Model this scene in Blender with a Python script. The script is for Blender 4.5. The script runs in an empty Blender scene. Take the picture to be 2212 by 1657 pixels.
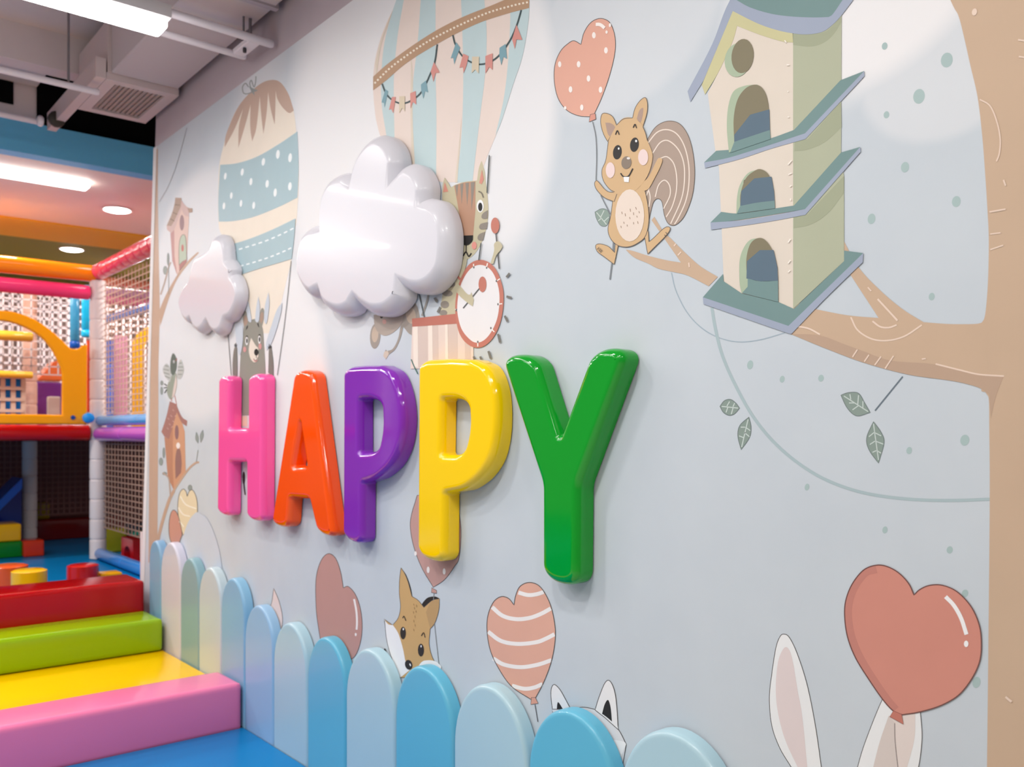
import bpy, bmesh, math, random
from mathutils import Vector, Matrix
random.seed(7)
S = bpy.context.scene
C = S.collection

# ------------------------------------------------------------------ camera
FPX, CX, CY = 1926.0, 1106.0, 935.0
YAW = math.atan2(1596.0, FPX)
SN, CS = math.sin(YAW), math.cos(YAW)
CAM = Vector((-1.68, 0.0, 1.32))
cd = bpy.data.cameras.new('camera')
cam = bpy.data.objects.new('camera', cd); C.objects.link(cam)
cam.location = CAM
cam.rotation_euler = (math.pi / 2, 0, -YAW)
cd.sensor_width = 36; cd.lens = 36 * FPX / 2212
cd.shift_y = (CY - 828.5) / 2212
cd.clip_start = 0.05
cd.dof.use_dof = True
cd.dof.focus_distance = 2.1
cd.dof.aperture_fstop = (cd.lens / 1000) / 0.0075
S.camera = cam

# ------------------------------------------------------------------ world, lights, exposure
w = bpy.data.worlds.new('world'); S.world = w; w.use_nodes = True
w.node_tree.nodes['Background'].inputs[0].default_value = (1, 0.96, 0.92, 1)
w.node_tree.nodes['Background'].inputs[1].default_value = 0.24
S.view_settings.view_transform = 'Standard'
S.view_settings.look = 'None'
S.view_settings.gamma = 1
S.view_settings.use_curve_mapping = False
S.view_settings.exposure = 0.0
def area(x, y, z, sx, sy, power, col=(1, 1, 1)):
    l = bpy.data.lights.new('ceiling_light', 'AREA'); l.shape = 'RECTANGLE'
    l.size = sx; l.size_y = sy; l.energy = power; l.color = col
    o = bpy.data.objects.new('ceiling_light', l); o.location = (x, y, z); C.objects.link(o)
    return o
for (x, y, p) in [(-2.3, 1.9, 9), (-2.3, -0.1, 8), (-3.4, 4.6, 30), (-3.6, 2.8, 12), (-3.6, 0.8, 8), (-1.9, 5.5, 22)]:
    area(x, y, 3.0, 1.5, 0.09, p, (1, 0.97, 0.93))
for (x, y, p) in [(-1.3, 4.6, 13), (-1.35, 2.75, 13), (-1.35, 1.2, 19), (-1.3, -0.3, 18), (-2.1, 3.5, 14), (-2.1, 1.6, 20)]:
    area(x, y, 3.05, 0.16, 0.16, p, (1, 0.97, 0.93))
for (x, y, p) in [(-2.2, 7.0, 60), (1.6, 7.2, 55), (-0.8, 7.8, 36), (-1.0, 9.7, 40), (1.4, 9.8, 35)]:
    area(x, y, 3.02, 1.2, 0.09, p, (1, 0.97, 0.93))

# ------------------------------------------------------------------ helpers
def lin(c):
    return tuple((v / 255 / 12.92) if v <= 10 else ((v / 255 + .055) / 1.055) ** 2.4 for v in c)
MATS = {}
def mat(col, rough=.5, spec=.3, coat=0, noise=0.0, nscale=6, emit=0, metal=0, bump=0, key=None):
    k = (col, rough, spec, coat, noise, emit, metal, bump, nscale)
    if k in MATS: return MATS[k]
    m = bpy.data.materials.new('paint'); m.use_nodes = True
    nt = m.node_tree; b = nt.nodes['Principled BSDF']
    c = lin(col) + (1,)
    b.inputs['Base Color'].default_value = c
    b.inputs['Roughness'].default_value = rough
    b.inputs['Specular IOR Level'].default_value = spec
    b.inputs['Metallic'].default_value = metal
    if coat:
        b.inputs['Coat Weight'].default_value = coat; b.inputs['Coat Roughness'].default_value = .06
    if noise or bump:
        tc = nt.nodes.new('ShaderNodeTexCoord'); n = nt.nodes.new('ShaderNodeTexNoise')
        n.inputs['Scale'].default_value = nscale; n.inputs['Detail'].default_value = 4
        nt.links.new(tc.outputs['Object'], n.inputs['Vector'])
    if noise:
        mx = nt.nodes.new('ShaderNodeMix'); mx.data_type = 'RGBA'
        lo = tuple(v * (1 - noise) for v in c[:3]) + (1,); hi = tuple(min(1, v * (1 + noise)) for v in c[:3]) + (1,)
        mx.inputs[6].default_value = lo; mx.inputs[7].default_value = hi
        nt.links.new(n.outputs['Fac'], mx.inputs[0]); nt.links.new(mx.outputs[2], b.inputs['Base Color'])
    if bump:
        bp = nt.nodes.new('ShaderNodeBump'); bp.inputs['Strength'].default_value = bump
        bp.inputs['Distance'].default_value = .01
        nt.links.new(n.outputs['Fac'], bp.inputs['Height']); nt.links.new(bp.outputs['Normal'], b.inputs['Normal'])
    if emit:
        b.inputs['Emission Color'].default_value = c; b.inputs['Emission Strength'].default_value = emit
    MATS[k] = m
    return m
def tag(o, label=None, cat=None, group=None, kind=None):
    if label: o['label'] = label
    if cat: o['category'] = cat
    if group: o['group'] = group
    if kind: o['kind'] = kind
    return o
def link(name, me, m, parent=None, smooth=False):
    o = bpy.data.objects.new(name, me); C.objects.link(o)
    if m is not None and not me.materials: me.materials.append(m)
    if parent is not None:
        o.parent = parent; o.matrix_parent_inverse = parent.matrix_basis.inverted()
    if smooth:
        for p in me.polygons: p.use_smooth = True
    return o
def frombm(name, bm, m, parent=None, smooth=False, angle=None):
    bmesh.ops.recalc_face_normals(bm, faces=bm.faces)
    me = bpy.data.meshes.new(name); bm.to_mesh(me); bm.free()
    o = link(name, me, m, parent, smooth)
    if smooth and angle: me.set_sharp_from_angle(angle=math.radians(angle))
    return o
def empty(name, loc, label=None, cat=None, group=None):
    o = bpy.data.objects.new(name, None); C.objects.link(o); o.location = loc; o.empty_display_size = .05
    o.matrix_basis = Matrix.Translation(Vector(loc))
    return tag(o, label, cat, group)
def addbox(bm, lo, hi):
    vs = [bm.verts.new((x, y, z)) for x in (lo[0], hi[0]) for y in (lo[1], hi[1]) for z in (lo[2], hi[2])]
    fs = []
    for f in ((0, 1, 3, 2), (4, 6, 7, 5), (0, 4, 5, 1), (2, 3, 7, 6), (0, 2, 6, 4), (1, 5, 7, 3)):
        fs.append(bm.faces.new([vs[i] for i in f]))
    return vs
def box(name, lo, hi, m, parent=None, bev=0, seg=3):
    bm = bmesh.new(); addbox(bm, lo, hi)
    if bev: bmesh.ops.bevel(bm, geom=bm.edges[:], offset=bev, segments=seg, affect='EDGES', profile=.6)
    return frombm(name, bm, m, parent, smooth=bool(bev), angle=35)
def addtube(bm, p0, p1, r, n=16, grooves=0, cap=True):
    p0, p1 = Vector(p0), Vector(p1); d = p1 - p0; L = d.length; d.normalize()
    q = d.to_track_quat('Z', 'Y').to_matrix()
    prof = [(0, r)]
    if grooves:
        k = max(1, round(L / grooves))
        for i in range(1, k):
            t = i * L / k
            prof += [(t - .014, r), (t - .007, r * .99), (t, r * .9), (t + .007, r * .99), (t + .014, r)]
    prof.append((L, r))
    if cap: prof = [(0, r * .8), (.008, r)] + prof[1:-1] + [(L - .008, r), (L, r * .8)]
    rings = []
    for (t, rr) in prof:
        rings.append([bm.verts.new(p0 + q @ Vector((rr * math.cos(a), rr * math.sin(a), t))) for a in [2 * math.pi * i / n for i in range(n)]])
    for a, b in zip(rings, rings[1:]):
        for i in range(n): bm.faces.new((a[i], a[(i + 1) % n], b[(i + 1) % n], b[i]))
    if cap:
        bm.faces.new(rings[0][::-1]); bm.faces.new(rings[-1])
def tube(name, p0, p1, r, m, parent=None, n=16, grooves=0):
    bm = bmesh.new(); addtube(bm, p0, p1, r, n, grooves)
    return frombm(name, bm, m, parent, smooth=True, angle=50)

# pixel of the photograph -> point on a wall-parallel plane (ax=0: x=val, ax=1: y=val, ax=2: z=val)
def ray(u, v):
    r = (u - CX) / FPX; s = -(v - CY) / FPX
    return Vector((SN + r * CS, CS - r * SN, s))
def at(u, v, ax, val):
    d = ray(u, v); t = (val - CAM[ax]) / d[ax]
    return CAM + d * t
FR = {'E': (320, 400, 4.1425), 'F': (320, 740, 3.315), 'G': (620, 260, 3.1865), 'H': (440, 740, 3.452), 'I': (880, 720, 2.857),
      'J': (440, 0, 2.765), 'K': (1180, 20, 2.7617), 'L': (1460, 0, 2.1803), 'M': (1400, 500, 2.6724), 'N': (300, 1080, 2.8717),
      'O': (800, 1080, 2.765), 'P': (1500, 1080, 2.872), 'Q': (1780, 0, 3.3148), 'R': (470, 620, 7.5294), 'T': (325, 240, 4.143), 'X': (0, 0, 1),
      'Z': (0, 560, 4.479)}
def parse(s):
    out = []
    for t in s.split():
        c = t.endswith('!'); t = t.rstrip('!')
        x, y = t.split(',')[:2]; out.append((float(x), float(y), c))
    return out
def cr(p0, p1, p2, p3, n):
    o = []
    for i in range(n):
        t = i / n
        o.append(tuple(.5 * ((2 * b) + (-a + c) * t + (2 * a - 5 * b + 4 * c - d) * t * t + (-a + 3 * b - 3 * c + d) * t ** 3)
                       for a, b, c, d in zip(p0, p1, p2, p3)))
    return o
def openspline(p, n):
    if len(p) < 3: return list(p)
    q = [tuple(2 * a - b for a, b in zip(p[0], p[1]))] + list(p) + [tuple(2 * a - b for a, b in zip(p[-1], p[-2]))]
    o = []
    for i in range(len(p) - 1): o += cr(q[i], q[i + 1], q[i + 2], q[i + 3], n)
    return o + [p[-1]]
def smooth_closed(pts, n=6):
    ci = [i for i, p in enumerate(pts) if p[2]]
    xy = [(p[0], p[1]) for p in pts]; N = len(xy)
    if not ci:
        o = []
        for i in range(N): o += cr(xy[i - 1], xy[i], xy[(i + 1) % N], xy[(i + 2) % N], n)
        return o
    o = []
    for k, a in enumerate(ci):
        b = ci[(k + 1) % len(ci)]
        m = (b - a) % N or N
        o += openspline([xy[(a + j) % N] for j in range(m + 1)], n)[:-1]
    return o

# ------------------------------------------------------------------ room shell
def prism(name, quad, x0, x1, m, parent=None):          # quad of (y, z), extruded along x
    bm = bmesh.new(); a = [bm.verts.new((x0, y, z)) for y, z in quad]; b = [bm.verts.new((x1, y, z)) for y, z in quad]
    n = len(quad); bm.faces.new(a); bm.faces.new(b[::-1])
    for i in range(n): bm.faces.new((a[i], b[i], b[(i + 1) % n], a[(i + 1) % n]))
    return frombm(name, bm, m, parent)
def struct(o): o['kind'] = 'structure'; return o
def yend(z): return 5.48 - .0876 * z
GREY = mat((190, 178, 184), .7, .2, noise=.05)
CEIL = mat((212, 200, 200), .8, .1, noise=.05)
WHITE = mat((226, 224, 224), .6, .2, noise=.02)
BLACK = mat((9, 9, 10), .9, .05)
BLUEV = mat((0, 126, 190), .35, .15, noise=.03, nscale=3, bump=.06)
struct(box('floor', (-6, -4, -.1), (0, 5.5, -.016), mat((206, 200, 190), .4, .3, noise=.05)))
struct(box('floor_platform', (-6, 5.532, -.1), (3, 12, .3), BLUEV))
struct(prism('wall_right', [(-4, 0), (yend(0), 0), (yend(4.2), 4.2), (-4, 4.2)], 0, .12, GREY))
struct(prism('trim_1', [(yend(0) - .045, 0), (yend(0) + .004, 0), (yend(2.945) + .004, 2.945), (yend(2.945) - .045, 2.945)], -.008, .0, WHITE))
struct(box('trim_2', (.012, 5.495, .0), (.12, 5.53, .728), mat((232, 214, 210), .5)))
struct(box('wall_far', (-6, 12, -.1), (3, 12.1, 4.2), mat((226, 205, 200), .7, .2)))
struct(box('wall_side', (3, 5.2, -.1), (3.1, 12, 4.2), mat((222, 190, 172), .7, .2)))
struct(box('ceiling', (-6, -4, 4.2), (3, 12, 4.3), CEIL))
struct(box('ceiling_beam', (-6, 6.2, 3.06), (3, 6.32, 3.255), mat((110, 198, 244), .6, .2)))
struct(box('ceiling_panel', (-6, 6.32, 3.06), (3, 8.1, 3.2), mat((240, 228, 218), .6, .2)))
struct(box('ceiling_panel', (-6, 8.1, 3.05), (3, 8.85, 3.2), mat((232, 180, 0), .6, .2)))
struct(box('ceiling_panel', (-6, 8.85, 3.06), (3, 12, 3.2), mat((128, 132, 18), .6, .2)))
struct(box('ceiling_shade_panel', (-.4, 6.24, 3.256), (3, 6.3, 4.2), BLACK))  # black panels stand in for the unlit space above the blue beam
struct(box('ceiling_shade_panel', (-6, 6.24, 3.36), (-.53, 6.3, 3.5), BLACK))
struct(box('ceiling_beam', (-6, 6.25, 3.5), (-.4, 6.32, 4.2), CEIL)); struct(box('ceiling_beam', (-.53, 6.25, 3.256), (-.4, 6.32, 3.5), CEIL)); struct(box('ceiling_beam', (-6, 6.25, 3.256), (-.53, 6.32, 3.36), CEIL))
# concrete beams of the open ceiling
for lo, hi in (((-6, 3.75, 3.5), (-.02, 5.44, 4.2)), ((-.72, 5.44, 3.5), (-.4, 6.24, 4.2)), ((-6, 5.62, 3.66), (-.72, 5.68, 4.2)), ((-6, 5.9, 3.56), (-.72, 5.98, 4.2)), ((-1.05, 5.68, 3.66), (-1.0, 5.9, 4.2))):
    struct(box('ceiling_beam', lo, hi, CEIL))
# ------------------------------------------------------------------ the mural: a printed panel, its figures are flat print
MX = -0.004
def mural_material():
    m = bpy.data.materials.new('mural_print'); m.use_nodes = True
    nt = m.node_tree; b = nt.nodes['Principled BSDF']; L = nt.links
    b.inputs['Roughness'].default_value = .55; b.inputs['Specular IOR Level'].default_value = .2
    tc = nt.nodes.new('ShaderNodeTexCoord')
    acc = None
    # soft printed clouds: centre in the photo, radii in pixels there, softness, strength
    for (u, v, ru, rv, soft, k) in [(760, 300, 175, 470, .35, .85), (1075, 250, 125, 330, .22, .8), (1840, -70, 310, 290, .22, .95), (2040, 130, 200, 175, .12, .35),
                                 (430, 640, 120, 280, .12, .6), (610, 800, 95, 250, .25, .9), (1330, 60, 210, 190, .12, .25), (560, 260, 60, 300, .6, .5)]:
        p = at(u, v, 0, MX); ry = (at(u - ru, v, 0, MX) - at(u + ru, v, 0, MX)).y / 2; rz = (at(u, v - rv, 0, MX) - at(u, v + rv, 0, MX)).z / 2
        s = nt.nodes.new('ShaderNodeVectorMath'); s.operation = 'SUBTRACT'; s.inputs[1].default_value = (0, p.y, p.z)
        L.new(tc.outputs['Object'], s.inputs[0])
        d = nt.nodes.new('ShaderNodeVectorMath'); d.operation = 'MULTIPLY'; d.inputs[1].default_value = (0, 1 / ry, 1 / rz)
        L.new(s.outputs[0], d.inputs[0])
        ln = nt.nodes.new('ShaderNodeVectorMath'); ln.operation = 'LENGTH'; L.new(d.outputs[0], ln.inputs[0])
        mr = nt.nodes.new('ShaderNodeMapRange'); mr.interpolation_type = 'SMOOTHSTEP'
        mr.inputs['From Min'].default_value = 1 + soft / 2; mr.inputs['From Max'].default_value = 1 - soft
        mr.inputs['To Min'].default_value = 0; mr.inputs['To Max'].default_value = k
        L.new(ln.outputs['Value'], mr.inputs['Value'])
        if acc is None: acc = mr.outputs[0]
        else:
            a = nt.nodes.new('ShaderNodeMath'); a.operation = 'MAXIMUM'
            L.new(acc, a.inputs[0]); L.new(mr.outputs[0], a.inputs[1]); acc = a.outputs[0]
    n = nt.nodes.new('ShaderNodeTexNoise'); n.inputs['Scale'].default_value = 5; n.inputs['Detail'].default_value = 5
    L.new(tc.outputs['Object'], n.inputs['Vector'])
    bg = nt.nodes.new('ShaderNodeMix'); bg.data_type = 'RGBA'
    bg.inputs[6].default_value = lin((190, 199, 208)) + (1,); bg.inputs[7].default_value = lin((201, 209, 216)) + (1,)
    L.new(n.outputs['Fac'], bg.inputs[0])
    mx = nt.nodes.new('ShaderNodeMix'); mx.data_type = 'RGBA'; mx.inputs[7].default_value = lin((232, 231, 233)) + (1,)
    L.new(acc, mx.inputs[0]); L.new(bg.outputs[2], mx.inputs[6]); L.new(mx.outputs[2], b.inputs['Base Color'])
    return m
MUR = prism('painted_mural', [(-.6, 0), (yend(0) - .002, 0), (yend(2.945) - .002, 2.945), (-.6, 2.945)], MX, -.0002, mural_material())
tag(MUR, 'pale blue-grey nursery mural of forest animals and balloons covering the long wall', 'mural')

cur = {}
def frame(k): cur['f'] = FR[k]
def px(x, y):
    f = cur['f']; return (f[0] + x / f[2], f[1] + y / f[2])
def fig(name, label=None, base=0.0):
    cur['root'] = None; cur['name'] = 'printed_' + name; cur['label'] = label; cur['base'] = base; cur['n'] = 0
def emitmesh(name, verts2, faces, col):
    X = MX - 0.0002 - cur['base'] / 1000 - cur['n'] * 0.00008; cur['n'] += 1
    vs = []
    for (x, y) in verts2:
        u, v = px(x, y); vs.append(at(u, v, 0, X))
    me = bpy.data.meshes.new(name); me.from_pydata(vs, [], faces)
    me.update()
    # face the room (-x)
    flip = [p.index for p in me.polygons if p.normal.x > 0]
    if flip:
        bm = bmesh.new(); bm.from_mesh(me); bm.faces.ensure_lookup_table()
        bmesh.ops.reverse_faces(bm, faces=[bm.faces[i] for i in flip]); bm.to_mesh(me); bm.free()
    m = mat(col, .55, .2, noise=.04, nscale=9)
    if cur['root'] is None:
        o = link(cur['name'], me, m, MUR); cur['root'] = o
        if cur['label']: o['label'] = cur['label']
    else:
        o = link(name, me, m, cur['root'])
    return o
def poly(name, col, pts2):
    from mathutils.geometry import tessellate_polygon
    t = tessellate_polygon([[Vector((x, y, 0)) for x, y in pts2]])
    return emitmesh(name, pts2, [tuple(f) for f in t], col)
def fill(name, col, s, ol=None, straight=False):
    p = parse(s)
    pts = [(a, b) for a, b, c in p] if straight else smooth_closed(p)
    o = poly(name, col, pts)
    if ol: band('outline', ol[1], ol[0], pts, True)
    return o
def band(name, col, w, pts, closed=False):
    n = len(pts); vs = []; fs = []
    for i in range(n):
        a = pts[i - 1] if (i or closed) else pts[i]; b = pts[(i + 1) % n] if (i < n - 1 or closed) else pts[i]
        dx, dy = b[0] - a[0], b[1] - a[1]; l = math.hypot(dx, dy) or 1
        nx, ny = -dy / l * w / 2, dx / l * w / 2
        vs += [(pts[i][0] + nx, pts[i][1] + ny), (pts[i][0] - nx, pts[i][1] - ny)]
    for i in range(n if closed else n - 1):
        j = (i + 1) % n
        fs.append((2 * i, 2 * i + 1, 2 * j + 1, 2 * j))
    return emitmesh(name, vs, fs, col)
def line(name, col, w, s, n=6):
    p = [(a, b) for a, b, c in parse(s)]
    return band(name, col, w, openspline(p, n) if len(p) > 2 else p)
def ell(name, col, x, y, rx, ry, rot=0, ol=None, n=24):
    a = math.radians(rot); pts = []
    for i in range(n):
        t = 2 * math.pi * i / n; ex, ey = rx * math.cos(t), ry * math.sin(t)
        pts.append((x + ex * math.cos(a) - ey * math.sin(a), y + ex * math.sin(a) + ey * math.cos(a)))
    o = poly(name, col, pts)
    if ol: band('outline', ol[1], ol[0], pts, True)
    return o
def segs(name, col, w, s):
    vs = []; fs = []
    for t in s.split():
        a, b, c, d = [float(q) for q in t.split(',')]
        l = math.hypot(c - a, d - b) or 1; nx, ny = -(d - b) / l * w / 2, (c - a) / l * w / 2
        k = len(vs); vs += [(a + nx, b + ny), (a - nx, b - ny), (c - nx, d - ny), (c + nx, d + ny)]; fs.append((k, k + 1, k + 2, k + 3))
    o = emitmesh(name, vs, fs, col); o['kind'] = 'stuff'; return o
def dashes(name, col, w, s, k, duty=.55):
    p = openspline([(a, b) for a, b, c in parse(s)], 30)
    L = [0]
    for a, b in zip(p, p[1:]): L.append(L[-1] + math.hypot(b[0] - a[0], b[1] - a[1]))
    def pos(t):
        for i in range(len(p) - 1):
            if L[i + 1] >= t:
                f = (t - L[i]) / ((L[i + 1] - L[i]) or 1); return (p[i][0] + (p[i + 1][0] - p[i][0]) * f, p[i][1] + (p[i + 1][1] - p[i][1]) * f)
        return p[-1]
    out = []
    for i in range(k):
        a = pos(L[-1] * (i + .5 - duty / 2) / k); b = pos(L[-1] * (i + .5 + duty / 2) / k)
        out.append('%f,%f,%f,%f' % (*a, *b))
    return segs(name, col, w, ' '.join(out))
def flats(name, col, s):
    for q in s.split(';'): fill(name, col, q, straight=True)
def ells(name, col, lst, ol=None):
    for e in lst: ell(name, col, *e, ol=ol, n=16)
INK = (88, 84, 84); DARK = (52, 50, 50); WHT = (238, 238, 240)

# -- big tree at the near end
TRK = (197, 171, 147); MK = (228, 206, 190)
frame('X'); fig('tree', 'tan tree trunk with a long branch at the right edge of the mural', .4)
fill('trunk', TRK, '1800,-860! 1900,-420 1985,-160 2053,0 2070,33 2082,78 2097,145 2112,211 2122,296 2128,374 2133,452 2136,520 2134,612 2128,680 2120,698! 2120,845! 2135,856 2137,930 2138,1080 2135,1400 2132,1657 2130,1760! 2420,1760! 2420,-860!')
fill('branch', TRK, '2128,690! 2120,697 2103,700 2050,700 1995,696! 1950,668 1901,627 1853,575 1815,505! 1795,520! 1836,592! 1898,687! 1830,681 1757,667! 1690,640! 1650,690! 1711,723! 1774,749 1864,783 1961,809 2051,822 2096,831 2122,841 2136,858!')
frame('M')
fill('twig_fork', TRK, '100,22! 125,35 200,110 300,200 402,262! 350,316! 230,255 150,235 60,215 0,185 -80,150 -130,105! -90,112 0,140 100,165 190,180! 100,50! 20,-65! 35,-85!')
fill('branch_shade', (184, 158, 138), '830,592! 990,600 1130,650 1240,690 1400,745 1640,765 1850,810 2050,838! 2005,960 1978,1080! 1968,945! 1930,912 1860,886 1740,860 1500,826 1240,756 1000,666!')
line('bark_mark', MK, 9, '1660,765 1800,800 1910,825 2055,835'); line('bark_mark', MK, 9, '1170,495 1210,570 1290,620 1380,630 1480,605 1580,540')
line('bark_mark', MK, 10, '1295,518 1340,550 1390,555 1435,540'); line('bark_mark', MK, 11, '1325,390 1440,515'); line('bark_mark', MK, 10, '865,548 930,562 992,595')
segs('bark_hatching', MK, 8, '1208,682,1180,725 1275,712,1248,752 1345,722,1308,772 1417,718,1368,792 150,85,160,70 190,118,172,138 235,180,238,206 1975,15,2035,8 1975,105,2050,80 1268,322,1288,345 1580,737,1603,734')
frame('Q'); ell('bark_mark', MK, 1077, 86, 18, 26, 15); line('bark_mark', MK, 10, '1115,712 1190,760 1240,880 1262,1000 1255,1100 1235,1155')
segs('bark_hatching', MK, 12, '1390,285,1440,292 1395,405,1440,412 1285,1288,1300,1330 1185,1518,1300,1498'); frame('P'); segs('bark_hatching', MK, 14, '1930,1222,1968,1253')

# -- cords and dots around it
frame('M'); fig('hanging_vine', 'thick pale teal vine curving down under the birdhouse', .1)
line('vine', (168, 186, 191), 18, '368,440 390,570 430,720 500,880 600,1060 720,1210 870,1340 1040,1440 1250,1510 1500,1545 1750,1553 1985,1545')
fig('cord', 'thin grey cord looping below the branch', .05); line('cord', (160, 176, 188), 6, '135,238 160,340 220,460 300,550 400,610 520,638 650,625 790,585')
DOT = (166, 187, 187)
for fr_, lst in (('M', '589,770,17,26 774,853,14,20 998,847,16,20 1637,376,17,22 1507,1265,16,21 1828,1205,26,32 917,1476,13,20'),
                 ('Q', '434,330,20,27 879,430,42,54 680,690,41,54 447,822,20,26 580,1197,29,38 947,1443,31,40 340,1567,27,38'),
                 ('P', '1182,186,16,22 1584,310,19,23 1679,580,20,24 1750,1132,25,35')):
    frame(fr_)
    for t in lst.split():
        fig('dot', None, .02); ell('dot', DOT, *[float(q) for q in t.split(',')], 12, n=18)
frame('M')
for s_, vein in (('415,1010! 440,978 475,970 505,990 528,1020! 500,1052 468,1062 435,1045', '425,1010,520,1020 455,1008,470,982 490,1012,500,990 460,1015,450,1045 490,1020,480,1055'),
                 ('582,1072! 594,1130 585,1190 537,1260! 518,1180 530,1120', '577,1085,540,1245 562,1130,590,1150 555,1160,585,1185 550,1190,525,1180 560,1130,535,1130'),
                 ('1113,945! 1160,930 1215,935 1250,990 1282,1045! 1205,1065 1150,1020', '1130,950,1270,1040 1190,990,1160,990 1215,1005,1180,1030 1170,970,1165,940 1210,1000,1215,945 1240,1020,1240,980'),
                 ('1301,1098! 1345,1160 1362,1220 1330,1338! 1275,1260 1262,1190', '1301,1110,1330,1320 1305,1160,1275,1185 1310,1210,1280,1230 1318,1265,1295,1275 1305,1160,1345,1180 1312,1210,1358,1228 1320,1265,1345,1280')):
    fig('leaf', None, .1); fill('leaf', (137, 153, 146), s_, ol=(4, (112, 124, 124))); segs('vein', (196, 208, 205), 6, vein)
fig('twig', 'short dark twig between two leaves under the branch', .1); line('twig', (105, 117, 128), 9, '1470,838 1310,1035')

# -- birdhouse
TEAL = (117, 145, 145); EDGE = (157, 167, 187); CRM = (218, 208, 196); GRN = (174, 179, 156); SHD = (160, 166, 142); OLV = (130, 123, 101); BLU = (94, 114, 130); RIM = (168, 184, 160)
frame('L'); fig('birdhouse', 'three-storey cream and green birdhouse with teal ledges', .9)
fill('front_wall', CRM, '288,122! 400,165 500,195 552,200! 556,1455! 482,1422! 310,1382! 225,1325! 215,1060! 203,790! 190,740! 150,440! 200,340!')
fill('side_wall', GRN, '552,150! 640,150! 780,72! 778,750! 792,830! 792,1230! 552,1455!')
for s_ in ('552,157! 640,160 700,150 745,115 780,72! 780,105! 740,165 690,205 630,220 552,212!', '560,670! 620,655! 778,480! 780,600! 700,670 620,705 558,712!', '555,1025! 620,1010! 790,830! 790,910! 720,1000 640,1055 555,1075!'):
    fill('side_wall_shade', SHD, s_)
fill('eave', (198, 194, 152), '268,52! 380,108 470,140 550,157! 552,200! 500,195 400,165 288,122! 265,200 200,340 137,445! 122,400!')
fill('roof_edge', EDGE, '400,-200! 255,0 170,210 55,430! 68,480! 130,380! 268,52! 380,108 470,140 550,157 620,162 690,150 740,115 780,72 835,0! 860,-200!')
fill('roof', TEAL, '430,-200! 285,0! 350,35 450,65 550,78 650,82 720,80! 740,65 785,0! 830,-200!')
fill('ledge', TEAL, '133,765! 190,710! 280,700 445,652 556,612! 775,378! 887,334! 608,628! 350,712 240,745')
fill('ledge_edge', EDGE, '133,765! 240,745 350,712 450,680 608,628! 887,334! 888,358! 840,410 610,655! 450,700 300,750 137,792!')
fill('ledge', TEAL, '163,1048! 213,998! 300,1005 465,982 556,968! 778,718! 868,692! 608,985! 400,1020 250,1042')
fill('ledge_edge', EDGE, '163,1048! 300,1038 450,1015 608,985! 868,692! 870,715! 610,1012! 450,1042 300,1065 165,1082!')
fill('base', TEAL, '127,1400! 222,1290! 225,1325! 310,1382! 482,1422! 556,1455! 792,1230! 792,1180! 882,1192! 530,1535!')
fill('base_edge', EDGE, '127,1400! 530,1535! 882,1192! 880,1235! 700,1410 545,1572! 500,1560 130,1432!')
ell('window_rim', RIM, 290, 283, 60, 80, 8); ell('round_window', OLV, 314, 264, 52, 81, 6)
fill('door_rim', RIM, '250,720! 240,600 247,500 272,430 325,404 385,398! 300,480! 280,698!')
fill('doorway', OLV, '275,668! 272,560 290,470 330,415 378,399 415,425 435,490 443,612!')
fill('door_back', BLU, '275,635! 350,540! 440,515! 443,612! 275,668!'); fill('door_floor', TEAL, '275,668! 443,612! 446,655! 255,720!')
fill('door_rim', RIM, '285,1006! 288,930 302,870 340,815 395,797! 320,850! 303,1000!')
fill('doorway', OLV, '303,972! 305,910 330,840 370,805 400,797 435,820 458,880 465,945!')
fill('door_back', BLU, '303,972! 308,900! 370,840! 450,832! 462,900! 465,945!'); fill('door_floor', TEAL, '303,970! 380,955 465,945! 467,981! 287,1006!')
fill('door_rim', RIM, '310,1382! 300,1330 300,1230 318,1170 350,1130 400,1120! 345,1190! 338,1350!')
fill('doorway', OLV, '335,1312! 332,1220 350,1150 385,1122 420,1130 455,1180 475,1250 481,1322!')
fill('door_back', BLU, '332,1312! 335,1230! 395,1178! 460,1178! 478,1260! 481,1322! 400,1325!'); fill('door_floor', TEAL, '338,1312! 400,1325 481,1322! 482,1422! 312,1380! 338,1350!')
segs('nail_marks', (240, 234, 226), 5, '512,190,520,200 522,305,534,306 526,430,530,430 526,550,534,552 528,775,545,755 530,822,545,815 536,880,545,872 528,1142,540,1125 528,1240,540,1225 528,1283,538,1272 540,935,540,945')

# -- squirrel and its balloon
frame('K'); fig('heart_balloon', 'salmon heart balloon with white dots held by the squirrel', .2)
fill('balloon', (220, 167, 149), '207,210! 225,140 265,80 320,55 375,75 405,140 413,220 400,310 370,420 330,530 288,622! 265,642! 190,635 120,600 70,530 48,430 52,330 85,250 130,205 165,188', ol=(4, INK))
ells('dot', (240, 232, 228), [(284, 155, 11, 19), (356, 245, 11, 19), (80, 328, 10, 18), (193, 328, 11, 19), (252, 413, 11, 19), (145, 478, 11, 19), (324, 480, 11, 19), (212, 586, 10, 18), (113, 588, 8, 10), (380, 95, 7, 12), (360, 136, 7, 10)])
line('highlight', (243, 235, 230), 20, '295,90 322,92 348,112'); fill('knot', (212, 150, 135), '262,628! 292,622! 296,655! 255,672!', ol=(3, INK))
line('string', (125, 130, 135), 5, '276,670 295,760 300,880 296,1020'); line('string', (125, 130, 135), 6, '325,1110 350,1160 382,1222'); line('string', (130, 136, 142), 8, '400,1390 395,1480 379,1612')
fig('leaf', None, .3); fill('leaf', (140, 158, 150), '290,1210! 330,1190 365,1200 378,1240 360,1290 325,1290 300,1250', ol=(3, (112, 124, 124))); segs('vein', (200, 210, 206), 5, '300,1212,360,1285 325,1240,345,1200 330,1245,310,1262 345,1265,372,1240')
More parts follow.
